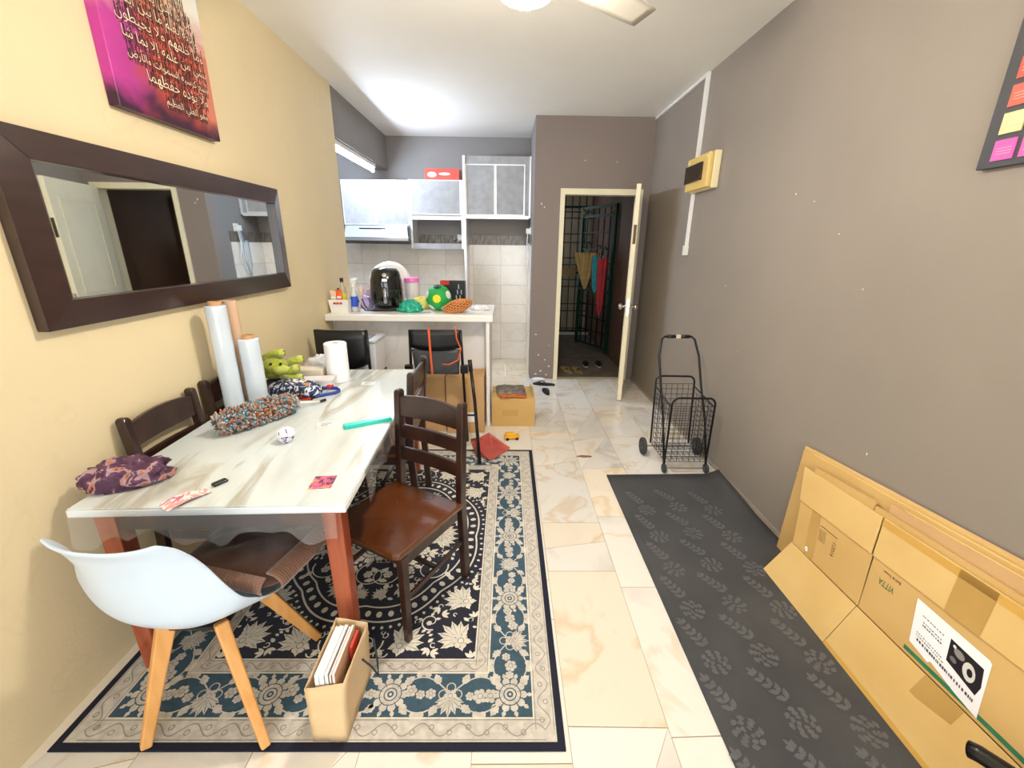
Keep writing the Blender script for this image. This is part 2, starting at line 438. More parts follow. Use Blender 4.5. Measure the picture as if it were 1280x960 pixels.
# ---- paint flaked off the plaster
m_chip = mat('bare_plaster', 'EFECE6', .8); r8 = random.Random(4)
def flake(parent, axis, c, z, rr_):
    rr_ *= .62; ex = r8.uniform(.6,1.7); pts = [(rr_*r8.uniform(.4,1.2)*cos(a)*ex, rr_*r8.uniform(.4,1.2)*sin(a)/ex) for a in (2*pi*i/9 for i in range(9))]
    if axis == 'y': v = [(c+p, DW-.0006, z+q) for p, q in pts]
    else: v = [(RW-.0006, c+p, z+q) for p, q in pts]
    obj('paint_flake', G().add(v, [tuple(range(9))]), m_chip, parent)
wd_, wr_ = bpy.data.objects['wall_door'], bpy.data.objects['wall_right']
for c, z, q in ((.383,1.99,.018),(.415,1.955,.014),(.83,2.42,.010),(1.17,2.41,.010),(.36,.55,.016),(.52,.42,.014),(.40,.30,.020),(.48,.24,.015),(.53,.16,.018),(.43,.10,.022),(.37,.06,.024),(.50,.05,.020)): flake(wd_, 'y', c, z, q)
for c, z, q in ((2.46,1.83,.010),(2.30,1.78,.006),(1.98,.42,.008),(1.62,.72,.008),(3.05,1.30,.008),(2.08,1.62,.006),(2.75,.9,.007)): flake(wr_, 'x', c, z, q)

# ---- wiring trunking and distribution board on the right wall
td = thing('wire_trunking', 'white plastic cable trunking running down the taupe wall through the distribution board', 'trunking', (RW, 3.80, 0))
obj('trunk_riser', G().box(-.025, 0, -.02, .02, 2.226, CZ-.002), m_pvc, td, bevel=.002)
obj('trunk_drop', G().box(-.022, 0, -.016, .016, 1.57, 1.974), m_pvc, td, bevel=.002)
obj('end_cap', G().box(-.03, 0, -.028, .028, 1.49, 1.57), m_pvc, td, bevel=.003)
obj('trunk_ceiling_run', G().box(-.022, 0, .02, 1.19, CZ-.026, CZ-.002), m_pvc, td, bevel=.002)
tb = thing('distribution_board', 'yellowed plastic fuse box with smoked window on the taupe wall', 'fuse box', (RW, 3.60, 1.975))
m_yel = mat('yellowed_plastic', 'E8C673', .4, var=.06)
obj('case', G().box(-.05, 0, -.20, .20, 0, .25), mat('pale_plastic', 'EFE2B6', .4), tb, bevel=.006)
obj('cover', G().box(-.085, -.05, -.19, .205, .006, .245), m_yel, tb, bevel=.01)
obj('window', G().box(-.100, -.085, -.10, .20, .065, .19), mat('smoked_plastic', '2B2018', .12, var=.2), tb, bevel=.004)
for y in (-.16, .17):
    obj('screw', G().lathe([(0,0),(.008,0),(.007,.004),(0,.004)], 10, T(-.085, y, .215, 0, 0, rad(-90)), cap=False), m_pvc, tb)
# ================================================================== KITCHEN
m_cab = mat('cabinet_grey_laminate', 'A9A8A6', .5, col2='9B9A98', scale=14, stretch=(1,1,1))
m_alu = mat('aluminium_edge', 'E6E5E2', .3, .35)
m_carc = mat('cabinet_carcass_white', 'DDD9D2', .5)
m_black = mat('black_plastic', '0C0C0E', .3)
def cab_door(parent, x0, x1, z0, z1, y, name='door'):
    d = obj(name, G().box(x0+.012, x1-.012, y-.016, y, z0+.012, z1-.012), m_cab, parent)
    g = G()
    for b in ((x0+.002, x1-.002, z0+.002, z0+.014), (x0+.002, x1-.002, z1-.014, z1-.002), (x0+.002, x0+.014, z0+.014, z1-.014), (x1-.014, x1-.002, z0+.014, z1-.014)):
        g.box(b[0], b[1], y-.02, y, b[2], b[3])
    obj('door_frame', g, m_alu, d)
    return d
CF = 5.62
t = thing('wall_cabinet', 'grey two-door wall cabinet above the cooker hood', 'cabinet', (0,0,0))
obj('body', G().box(-1.985, -1.185, CF, KB-.01, 1.775, 2.285), m_carc, t)
cab_door(t, -1.985, -1.585, 1.775, 2.285, CF-.001); cab_door(t, -1.585, -1.185, 1.775, 2.285, CF-.001)
t = thing('wall_cabinet', 'grey flap-front wall cabinet with an open shelf underneath', 'cabinet', (0,0,0))
g = G().box(-1.18, -1.155, CF-.02, KB-.01, 1.505, 2.295).box(-.553, -.528, CF-.02, KB-.01, 1.505, 2.295)
obj('side_panel', G().box(-1.18, -1.155, CF-.02, KB-.01, 1.505, 2.295), m_alu, t); obj('side_panel', G().box(-.553, -.528, CF-.02, KB-.01, 1.505, 2.295), m_alu, t)
obj('top_panel', G().box(-1.155, -.553, CF, KB-.01, 2.27, 2.295), m_carc, t)
obj('shelf', G().box(-1.155, -.553, CF, KB-.01, 1.87, 1.90), m_carc, t)
obj('bottom_shelf', G().box(-1.155, -.553, CF-.02, KB-.01, 1.505, 1.57), m_cab, t)
cab_door(t, -1.155, -.553, 1.90, 2.295, CF-.001, 'flap')
obj('rail', G().box(-1.155, -.553, CF-.018, CF+.01, 1.845, 1.872), m_alu, t)
sk = thing('wall_socket', 'small white socket inside the open kitchen shelf', 'socket', (-.60, KB-.01, 1.60))
obj('plate', G().box(-.045, .045, -.012, 0, 0, .085), m_pvc, sk, bevel=.003); obj('plug', G().box(-.03, .03, -.05, -.012, .015, .06), m_pvc, sk, bevel=.004)
obj('cord', G().tube([(-.03,-.03,.03),(-.06,-.05,.015),(-.10,-.06,.0)], .004, 6), m_black, sk, smooth=True)
t = thing('tall_cabinet', 'tall grey larder unit with two top doors and open fridge space', 'cabinet', (0,0,0))
obj('side_panel', G().box(-.525, -.495, CF-.02, KB-.01, 0, 2.56), m_alu, t)
obj('side_panel', G().box(.275, .295, CF-.02, KB-.01, 1.88, 2.56), m_alu, t)
obj('body', G().box(-.495, .275, CF+.03, KB-.01, 1.90, 2.50), m_carc, t)
obj('fascia', G().box(-.495, .275, CF+.005, CF+.03, 2.475, 2.56), m_cab, t)
obj('filler', G().box(.225, .275, CF+.005, CF+.03, 1.90, 2.475), m_cab, t)
cab_door(t, -.495, -.135, 1.90, 2.475, CF+.02); cab_door(t, -.135, .225, 1.90, 2.475, CF+.02)
obj('bottom_rail', G().box(-.495, .275, CF-.015, CF+.03, 1.865, 1.90), m_alu, t)
# cooker hood
t = thing('cooker_hood', 'slim stainless steel cooker hood under the grey wall cabinet', 'cooker hood', (0,0,0))
g = G().add([(-1.975,CF-.02,1.772),(-1.19,CF-.02,1.772),(-1.19,KB-.01,1.772),(-1.975,KB-.01,1.772),(-1.975,CF-.12,1.63),(-1.19,CF-.12,1.63),(-1.19,KB-.01,1.63),(-1.975,KB-.01,1.63)],
            [(0,1,2,3),(0,4,5,1),(1,5,6,2),(2,6,7,3),(3,7,4,0),(7,6,5,4)])
obj('body', g, mat('hood_steel', 'D3D6D8', .22, .9), t, bevel=.004)
obj('base', G().box(-1.975, -1.19, CF-.13, KB-.01, 1.575, 1.63), mat('hood_base', '453F39', .4, .3), t, bevel=.004)
obj('lip', G().box(-1.975, -1.19, CF-.136, CF-.13, 1.595, 1.625), mat('hood_steel2', 'C2C2C0', .3, .8), t)
obj('slot', G().box(-1.80, -1.48, CF-.052, CF-.040, 1.728, 1.742), m_black, t)
obj('end_cap', G().box(-1.20, -1.185, CF-.11, CF+.02, 1.60, 1.76), m_black, t, bevel=.003)
# red carton on top of the cabinet
t = thing('red_carton', 'red printed carton on top of the grey flap cabinet', 'box', (-.775, 5.72, 2.296))
m_red = mat('red_print', 'D9503F', .5, var=.06, scale=9)
obj('carton', G().box(-.205, .205, -.08, .08, 0, .125), m_red, t, bevel=.002)
g = G()
g.poly([(-.12+.055*cos(a*PI/8), .058+.03*sin(a*PI/8)) for a in range(16)], 0); 
g.poly([(.03+.07*cos(a*PI/8), .066+.016*sin(a*PI/8)) for a in range(16)], 0)
obj('print', g, mat('carton_print', 'F2D9C8', .5), t).matrix_local = T(0,-.0808,0,0,rad(90))
# fluorescent tube under the beam
t = thing('fluorescent_light', 'lit fluorescent tube fixed under the dark kitchen beam', 'light', (-1.555, 4.9, 2.438))
obj('batten', G().box(-.03, .03, -.62, .62, -.042, 0), m_white, t, bevel=.004)
obj('tube', G().tube([(0,-.59,-.068),(0,.59,-.068)], .014, 12), mat('tube_glow', 'FFFFFF', .5, emit='D3E4FF', estr=LAMP_TUBE), t, smooth=True)
for y in (-.6, .6): obj('lampholder', G().box(-.016, .016, y-.012, y+.012, -.09, -.04), m_white, t, bevel=.003)
# socket with hanging cables on the kitchen side wall
t = thing('fridge_socket', 'white wall socket with hanging white and blue cables beside the larder unit', 'socket', (.30, 5.45, 1.68))
obj('plate', G().box(-.014, 0, -.045, .045, 0, .09), m_pvc, t, bevel=.003); obj('plug', G().box(-.06, -.014, -.035, .03, .01, .07), m_pvc, t, bevel=.005)
for k, (c, dx) in enumerate((('F0F0EE', 0), ('8DB8DD', .03), ('F0F0EE', -.03))):
    obj('cable', G().tube([(-.04,dx,.01),(-.045,dx+.01,-.10),(-.03,dx+.05*(k-1),-.30),(-.035,dx+.09,-.52),(-.02,dx+.16,-.40),(-.015,dx+.16,-.1)], .005, 6), mat('cable_%s' % c, c, .4), t, smooth=True)
# ---- breakfast counter
m_ctop = mat('counter_laminate', 'F4F1EA', .22, var=.03)
m_cpan = marble('counter_panel', 'E6E3E1', 'DDD9D6', 'D8D4D1', .3, scale=1.8, rnd=False)
t = thing('breakfast_counter', 'white-topped breakfast counter projecting from the yellow wall', 'counter', (0,0,0))
obj('worktop', G().box(LW+.002, -.105, 3.52, 4.22, .945, 1.0), m_ctop, t, bevel=.006)
obj('back_panel', G().box(LW+.002, -.165, 3.70, 3.74, 0, .945), m_cpan, t)
obj('end_panel', G().box(-.165, -.135, 3.54, 4.20, 0, .945), mat('end_panel_white', 'EDEBE8', .35), t, bevel=.002)
obj('corner_strip', G().box(LW+.002, LW+.014, 3.685, 3.70, 0, .945), m_white, t)
# ================================================================== WALL THINGS
m_frame = mat('espresso_wood', '35211C', .3, var=.25, scale=5, stretch=(6,1,6), coat=.3)
t = thing('wall_mirror', 'long mirror in a wide dark brown wooden frame on the yellow wall', 'mirror', (-1.48, 2.165, 1.574))
hy, hz, fw = .805, .302, .092
outer = [(-hy,-hz),(hy,-hz),(hy,hz),(-hy,hz)]; inner = [(-hy+fw,-hz+fw),(hy-fw,-hz+fw),(hy-fw,hz-fw),(-hy+fw,hz-fw)]
for i in range(4):
    a, b = outer[i], outer[(i+1)%4]; c, d = inner[(i+1)%4], inner[i]
    e = .0012
    def sh(p, q): return p
    q = [a, b, c, d]
    g = G(); vs = [(-.0115, p[0], p[1]) for p in q]+[(.026, a[0], a[1]), (.026, b[0], b[1]), (.042, c[0], c[1]), (.042, d[0], d[1])]
    g.add(vs, [(3,2,1,0),(4,5,6,7),(0,1,5,4),(1,2,6,5),(2,3,7,6),(3,0,4,7)])
    obj('frame_rail', g, m_frame, t, bevel=.0025)
obj('glass', G().box(.008, .014, -hy+fw-.004, hy-fw+.004, -hz+fw-.004, hz-fw+.004), mat('mirror_glass', 'E6EAE8', .015, 1), t)

# calligraphy canvas
def paint_mat():
    m, nt, b = base_mat('abstract_painting'); L = nt.links; MATS['abstract_painting'] = m
    tc = N(nt, 'ShaderNodeTexCoord'); sp = N(nt, 'ShaderNodeSeparateXYZ'); L.new(tc.outputs['Object'], sp.inputs[0])
    nz = N(nt, 'ShaderNodeTexNoise'); nz.inputs['Scale'].default_value = 5; nz.inputs['Detail'].default_value = 6; nz.inputs['Distortion'].default_value = .8
    L.new(tc.outputs['Object'], nz.inputs['Vector'])
    def ramp(src, els):
        r = N(nt, 'ShaderNodeValToRGB'); e = r.color_ramp.elements
        e[0].position, e[0].color = els[0][0], (*lin(els[0][1]), 1); e[1].position, e[1].color = els[-1][0], (*lin(els[-1][1]), 1)
        for p, c in els[1:-1]: x = e.new(p); x.color = (*lin(c), 1)
        L.new(src, r.inputs[0]); return r.outputs[0]
    def warp(axis, lo, hi, amt):
        mr = N(nt, 'ShaderNodeMapRange'); mr.inputs[1].default_value = lo; mr.inputs[2].default_value = hi; mr.clamp = False
        L.new(sp.outputs[axis], mr.inputs[0])
        ma = N(nt, 'ShaderNodeMath', operation='MULTIPLY_ADD'); ma.inputs[1].default_value = amt
        L.new(nz.outputs[0], ma.inputs[0]); L.new(mr.outputs[0], ma.inputs[2])
        sb = N(nt, 'ShaderNodeMath', operation='SUBTRACT'); sb.inputs[1].default_value = amt*.5; L.new(ma.outputs[0], sb.inputs[0]); return sb.outputs[0]
    u = warp('Y', -.295, .295, .5); v = warp('Z', 0, .68, .45)
    mid = ramp(u, [(0, 'C43A9A'), (.22, 'B0338A'), (.34, 'B4453C'), (.6, 'B84A38'), (.8, 'C4503A'), (1, 'D07A62')])
    top = ramp(u, [(0, 'E9C48A'), (.2, 'E6A9A0'), (.45, 'C77A4E'), (.7, 'EFE0C0'), (1, 'E8EAE6')])
    mx = N(nt, 'ShaderNodeMix', data_type='RGBA'); rp = ramp(v, [(.5, '000000'), (.75, 'FFFFFF')]); L.new(rp, mx.inputs[0]); L.new(mid, mx.inputs[6]); L.new(top, mx.inputs[7])
    mx2 = N(nt, 'ShaderNodeMix', data_type='RGBA'); rp2 = ramp(v, [(.02, 'FFFFFF'), (.2, '000000')]); L.new(rp2, mx2.inputs[0]); L.new(mx.outputs[2], mx2.inputs[6]); mx2.inputs[7].default_value = (*lin('3A1030'), 1)
    L.new(mx2.outputs[2], b.inputs['Base Color']); b.inputs['Roughness'].default_value = .4
    return m
t = thing('canvas_painting', 'pink and orange canvas with rows of pale Arabic calligraphy above the mirror', 'painting', (-1.48, 2.155, 2.036))
obj('canvas', G().box(-.0115, .03, -.295, .295, 0, .70), paint_mat(), t, bevel=.002)
AR = {}
def _ar(ch, base, dual): AR[ch] = (base, base+1, base+2 if dual else None, base+3 if dual else None)
for ch, b, d in (('ا',0xFE8D,0),('ب',0xFE8F,1),('ة',0xFE93,0),('ت',0xFE95,1),('ث',0xFE99,1),('ج',0xFE9D,1),('ح',0xFEA1,1),('خ',0xFEA5,1),('د',0xFEA9,0),('ذ',0xFEAB,0),('ر',0xFEAD,0),('ز',0xFEAF,0),
    ('س',0xFEB1,1),('ش',0xFEB5,1),('ص',0xFEB9,1),('ض',0xFEBD,1),('ط',0xFEC1,1),('ظ',0xFEC5,1),('ع',0xFEC9,1),('غ',0xFECD,1),('ف',0xFED1,1),('ق',0xFED5,1),('ك',0xFED9,1),('ل',0xFEDD,1),('م',0xFEE1,1),
    ('ن',0xFEE5,1),('ه',0xFEE9,1),('و',0xFEED,0),('ى',0xFEEF,0),('ي',0xFEF1,1),('أ',0xFE83,0),('إ',0xFE87,0),('ؤ',0xFE85,0),('ئ',0xFE89,1)): _ar(ch, b, d)
def shape_ar(s):
    """join the letters of right-to-left writing into their connected forms, in drawing order"""
    s = s.replace('لا', '\u0001'); out = []
    AR['\u0001'] = (0xFEFB, 0xFEFC, None, None)
    for i, c in enumerate(s):
        if c not in AR: out.append(c); continue
        prev = i > 0 and s[i-1] in AR and AR[s[i-1]][2] is not None
        nxt = i < len(s)-1 and s[i+1] in AR and AR[c][2] is not None
        f = AR[c]; k = f[3] if (prev and nxt) else f[1] if prev else f[2] if nxt else f[0]
        out.append(chr(k))
    return ''.join(reversed(out))
lines = ['وهو العلي العظيم', 'ولا يؤده حفظهما', 'وسع كرسيه السموات والأرض', 'بشيء من علمه إلا بما شاء', 'وما خلفهم ولا يحيطون', 'بإذنه يعلم ما بين أيديهم',
         'من ذا الذي يشفع عنده إلا', 'له ما في السموات وما في الأرض', 'لا تأخذه سنة ولا نوم', 'الله لا إله إلا هو الحي القيوم']
gt, gd, gs = G(), G(), G(); r3 = random.Random(3)
m_let = mat('calligraphy_pale', 'EDE3C0', .4); m_brush = mat('calligraphy_dark', '4A2A28', .6, var=.3, scale=20)  # pale letters and the dark brushwork painted behind them
for k, ln in enumerate(lines):
    z = .075+k*.061; w = (.26, .36, .46, .47, .48, .47, .46, .42, .34, .3)[k]; cy = (.09, .06, .03, .03, .02, .0, -.01, -.02, -.03, -.03)[k]
    body = shape_ar(ln.replace('ء', '')); v, _f = text2d(body, 1, 'CENTER')
    wid = max(p[0] for p in v)-min(p[0] for p in v); s = w/wid
    s_y = max(s, .036)
    gt.add([(.0318, cy+x*s, z+y*s_y) for x, y in v], _f)
    n = int(w/.0062)
    for i in range(n):
        y = cy-w/2+w*(i+.5)/n+r3.uniform(-.003,.003); h0 = z-.012-r3.random()*.012; h1 = z+.022+r3.random()*.034
        gd.add([(.0306,y-.0018,h0),(.0306,y+.0022,h0+.002),(.0306,y+.004,h1),(.0306,y-.0005,h1)], [(0,1,2,3)])
    for i in range(0):
        y = cy-w/2+.05*i+r3.random()*.02; gd.add([(.0303,y-.005,z-.02),(.0303,y+.05,z-.016),(.0303,y+.055,z+.036),(.0303,y,z+.04)], [(0,1,2,3)])
obj('lettering', gt, m_let, t, kind='stuff'); obj('brush_strokes', gd, m_brush, t, kind='stuff')

# board of coloured squares on the right wall
t = thing('tile_board', 'black wall board with rows of bright coloured squares on the taupe wall', 'wall art', (RW, 1.515, 1.80))
obj('board', G().box(-.022, -.001, -.62, 0, 0, .72), mat('board_charcoal', '3D3B3D', .5, var=.1), t, bevel=.002)
cols = ['D95BB0', 'E9D9A0', 'E8604A', 'D9543F', 'C9A23B', '5BA2B8']; gs = G()
for j in range(9):
    for i in range(8):
        y = -.040-i*.0765; z = .019+j*.0745
        c = cols[j] if (i == 0 and j < 4) else cols[(j*5+i*3+(3 if i else 0)) % 6]
        obj('colour_square', G().box(-.026, -.022, y-.061, y, z, z+.058), mat('square_'+c, c, .5, var=.12, scale=30), t)
        if i < 3:
            for q in range(3):
                gs.tube([(-.0264, y-.01-.042*k/7, z+.018+q*.008+.0007*sin(k*2.1+q+i)) for k in range(8)], .0007, 4)
obj('script_lines', gs, mat('script_pale', 'F3DDD0', .5), t, kind='stuff')

# ================================================================== DINING TABLE
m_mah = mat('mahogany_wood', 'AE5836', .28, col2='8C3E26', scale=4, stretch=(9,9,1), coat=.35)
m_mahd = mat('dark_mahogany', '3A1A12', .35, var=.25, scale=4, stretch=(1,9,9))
m_tmar = marble('table_marble', 'D2DADB', 'B2AFA3', 'BFC3BE', .12, scale=1.9, stretch=(2.6,.45,1), rnd=False, vpos=.585, vw=.06)  # bluish reflection of the window light put into the marble base colour
RZ = .0066      # top of the rug
TX, TY, TR = -.957, 1.195, rad(2.0)
TWd, TLn, TZ = .868, 1.605, .74
table = thing('dining_table', 'dining table with pale marble top and mahogany legs against the yellow wall', 'table', (TX, TY, 0), TR)
obj('tabletop', G().box(-TWd/2, TWd/2, 0, TLn, TZ-.022, TZ), m_tmar, table, bevel=.003)
obj('top_edging', G().box(-TWd/2-.001, TWd/2+.002, -.003, TLn+.003, TZ-.030, TZ-.006), mat('edging_white', 'EDEFEF', .3), table, bevel=.002)
for sx in (-1, 1):
    for y in (.04, TLn-.10):
        obj('leg', G().bar((sx*(TWd/2-.065), y+.03, TZ-.03), (sx*(TWd/2-.06), y+.03, RZ), .066, .066, (0,1,0), w1=.056, d1=.056), m_mah, table, bevel=.004)
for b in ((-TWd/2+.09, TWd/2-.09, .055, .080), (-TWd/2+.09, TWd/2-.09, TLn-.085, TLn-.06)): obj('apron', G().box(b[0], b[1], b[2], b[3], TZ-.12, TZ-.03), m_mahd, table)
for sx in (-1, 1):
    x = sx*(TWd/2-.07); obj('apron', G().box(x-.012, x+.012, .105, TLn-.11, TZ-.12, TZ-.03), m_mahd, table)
# clear plastic cover with a drooping skirt
def clear_film():
    m, nt, b = base_mat('clear_plastic_film'); L = nt.links
    out = nt.nodes['Material Output']; tr = N(nt, 'ShaderNodeBsdfTransparent'); gl = N(nt, 'ShaderNodeBsdfGlossy'); gl.inputs['Roughness'].default_value = .12
    df = N(nt, 'ShaderNodeBsdfTranslucent'); df.inputs[0].default_value = (.9, .9, .9, 1)
    d2 = N(nt, 'ShaderNodeBsdfDiffuse'); d2.inputs[0].default_value = (.85, .85, .85, 1)
    fr = N(nt, 'ShaderNodeFresnel'); fr.inputs[0].default_value = 1.45
    a = N(nt, 'ShaderNodeMixShader'); a.inputs[0].default_value = .10; L.new(tr.outputs[0], a.inputs[1]); L.new(d2.outputs[0], a.inputs[2])
    c = N(nt, 'ShaderNodeMixShader'); L.new(fr.outputs[0], c.inputs[0]); L.new(a.outputs[0], c.inputs[1]); L.new(gl.outputs[0], c.inputs[2])
    L.new(c.outputs[0], out.inputs[0]); return m
m_film = clear_film()
tc_ = thing('plastic_table_cover', 'clear plastic sheet hanging over the edges of the marble table', 'table cover', (TX, TY, 0), TR)
def skirt(p0, p1, nrm, drop, seed):
    def fn(u, v):
        x = p0[0]+(p1[0]-p0[0])*u; y = p0[1]+(p1[1]-p0[1])*u
        wv = .016*sin(u*31+seed)+.012*sin(u*57+seed*2)+.014*noise.noise(Vector((u*9, v*3, seed)))
        o = .0045+v*(.006+.35*wv) if v > .05 else .0045
        d = drop*(1+.22*sin(u*14+seed)+.12*sin(u*37))
        return (x+nrm[0]*o, y+nrm[1]*o, TZ+.0012-d*v)
    return G().grid(fn, 70, 9)
hw = TWd/2
obj('front_skirt', skirt((-hw,0), (hw*.93,0), (0,-1), .115, 1), m_film, tc_, smooth=True)
obj('side_skirt', skirt((hw,.22), (hw,TLn), (1,0), .12, 2), m_film, tc_, smooth=True)

# ---- wooden dining chairs
m_esp = mat('dark_walnut', '3A221A', .32, col2='28150F', scale=5, stretch=(2,2,2), coat=.25)
m_seat = mat('walnut_seat', '66371A', .22, col2='48240F', scale=2.2, coat=.5)
def slat_poly(w, h, arch):
    top = [(-w/2+w*i/12, h+arch*(1-(2*i/12-1)**2)) for i in range(13)]
    return [(-w/2, 0), (w/2, 0)]+[(x, z) for x, z in reversed(top)]
def make_chair(label):
    """seat front faces -y; back posts at +y"""
    t = thing('dining_chair', label, 'chair')
    w, d, sh, H = .385, .40, .44, .905
    pts = [(-w/2-.005,-.225),(-w/2+.02,-.24),(w/2-.02,-.24),(w/2+.005,-.225),(w/2+.012,.17),(-w/2-.012,.17)]
    obj('seat', G().prism(pts, sh-.028, sh), m_seat, t, bevel=.008, seg=3)
    obj('seat_apron', G().box(-w/2+.03, w/2-.03, -.205, -.187, sh-.075, sh-.028).box(-w/2+.0, -w/2+.018, -.18, .14, sh-.075, sh-.028).box(w/2-.018, w/2, -.18, .14, sh-.075, sh-.028), m_esp, t)
    for sx in (-1, 1):
        x = sx*(w/2-.012)
        obj('front_leg', G().bar((x,-.20,sh-.028),(x+sx*.004,-.205,0), .034, .034, (0,1,0), w1=.026, d1=.026), m_esp, t, bevel=.003)
        def post(q):
            return [(x, .185+.03*max(0, (z-sh)/(H-sh))**1.2-.0*z, z) for z in q]
        zz = [0, .25, sh, .58, .72, .82, H-.012]
        g = G(); pr = post(zz); vs = []; fs = []
        for i, (px, py, pz) in enumerate(pr):
            by = py+(.02 if pz == 0 else .01 if pz == .25 else 0); hw_, hd = .0165, .019
            vs += [(px-hw_,by-hd,pz),(px+hw_,by-hd,pz),(px+hw_,by+hd,pz),(px-hw_,by+hd,pz)]
        for i in range(len(pr)-1):
            for k in range(4): a = i*4+k; b = i*4+(k+1)%4; fs.append((a,b,b+4,a+4))
        fs += [(3,2,1,0), tuple(len(vs)-4+k for k in range(4))]
        g.add(vs, fs); px, py, pz = pr[-1]
        g.add([(px-.0165,py-.019,pz),(px+.0165,py-.019,pz),(px+.0165,py+.019,pz),(px-.0165,py+.019,pz),(px-.010,py-.014,pz+.011),(px+.010,py-.014,pz+.011),(px+.010,py+.014,pz+.011),(px-.010,py+.014,pz+.011)], [(4,5,6,7),(0,1,5,4),(1,2,6,5),(2,3,7,6),(3,0,4,7)])
        obj('back_post', g, m_esp, t, bevel=.004)
    for z, h, ar, y in ((.778, .095, .016, .205), (.668, .066, .0, .200), (.553, .066, .0, .193)):
        n = 12; vs = []; fs = []
        for i in range(n+1):
            u = i/n; x = -w/2+.025+(w-.05)*u; b = .012*(1-(2*u-1)**2); a = ar*(1-(2*u-1)**2)
            vs += [(x,y+b-.009,z),(x,y+b+.009,z),(x,y+b+.012,z+h+a),(x,y+b-.006,z+h+a)]
        for i in range(n):
            for k in range(4): p = i*4+k; q = i*4+(k+1)%4; fs.append((p,q,q+4,p+4))
        fs += [(3,2,1,0), tuple(n*4+k for k in range(4))]
        obj('back_slat', G().add(vs, fs), m_esp, t, bevel=.003)
    for sx in (-1, 1):
        x = sx*(w/2-.012); obj('stretcher', G().bar((x,-.19,.20),(x,.19,.22), .014, .022), m_esp, t, bevel=.003)
    obj('stretcher', G().bar((-w/2+.02,0,.205),(w/2-.02,0,.205), .022, .014), m_esp, t, bevel=.003)
    return t
cA = make_chair('dark wooden dining chair pulled out from the table with its polished seat showing')
# place A by its two visible right-hand legs
fr_, rr_ = Vector((-.440,1.360)), Vector((-.227,1.685))
fd = Vector((-.50,-.866)).normalized(); angA = atan2(fd.y, fd.x)+PI/2
rt = Vector((-fd.y, fd.x))            # the chair's own +x after rotation
mid = (fr_+rr_)/2
ca = mid - Vector((cos(angA), sin(angA)))*.18
cA.location = (ca.x+.042, ca.y, RZ+.0004); cA.rotation_euler[2] = angA
dup(cA, (-.712, 2.335, RZ+.0004), rad(-90), 'dark wooden dining chair tucked under the table beside the folded chair')
dup(cA, (-1.243, 1.70, RZ+.0004), rad(90), 'dark wooden dining chair between table and yellow wall, beside the purple scarf')
dup(cA, (-1.2555, 2.172, RZ+.0004), rad(90), 'dark wooden dining chair against the yellow wall, half hidden behind the film rolls')
# ================================================================== WHITE SHELL CHAIR
m_shell = mat('white_plastic_shell', 'CBDBEC', .28)  # white plastic, with the blue tint of daylight put into its colour
m_beech = mat('beech_wood', 'E2A866', .42, col2='D29650', scale=4, stretch=(8,8,1))
wc = thing('shell_chair', 'white plastic bucket chair on pale beech legs at the end of the table', 'chair', (-.955, 1.150, RZ))
SR = rad(-5)                                        # the bucket is turned on its base
prof = [(0,-.262,.800),(.10,-.232,.752),(.22,-.210,.672),(.34,-.200,.580),(.45,-.185,.490),(.55,-.140,.425),(.66,-.04,.405),(.80,.09,.410),(.92,.185,.416),(1,.225,.406)]
wid = [(0,.168),(.10,.190),(.22,.198),(.34,.215),(.45,.245),(.55,.270),(.66,.280),(.8,.272),(.92,.245),(1,.205)]
rise = [(0,.012),(.10,.025),(.22,.055),(.34,.095),(.45,.120),(.55,.110),(.66,.065),(.8,.0),(.92,-.008),(1,-.004)]
wrap = [(0,.03),(.10,.035),(.22,.045),(.34,.055),(.45,.05),(.55,.03),(.66,.0),(.8,-.03),(.92,-.05),(1,-.07)]
def interp(tab, t, k=1):
    for a, b in zip(tab, tab[1:]):
        if t <= b[0]+1e-9:
            f = (t-a[0])/(b[0]-a[0]); return a[k]+(b[k]-a[k])*f
    return tab[-1][k]
def shell(u, v):
    s = 2*u-1; a = abs(s)
    return (s*interp(wid, v)*(1-.06*a**4), interp(prof, v, 1)+interp(wrap, v)*a**2.2, interp(prof, v, 2)+interp(rise, v)*a**2.6)
obj('shell', G().grid(shell, 25, 27, T(-.068,.005,0,SR)), m_shell, wc, smooth=True, solid=.009, sub=1)
for sx in (-1, 1):
    for sy in (-1, 1):
        ft = (sx*.190+.005, sy*.200, .009); tp = (sx*.085-.03, sy*.085, .398)
        obj('leg', G().bar(tp, ft, .052, .040, (-sy, sx, 0), w1=.030, d1=.028), m_beech, wc, bevel=.006, seg=3)
obj('base_plate', G().box(-.13,.07,-.10,.10,.375,.391), m_black, wc, bevel=.005)
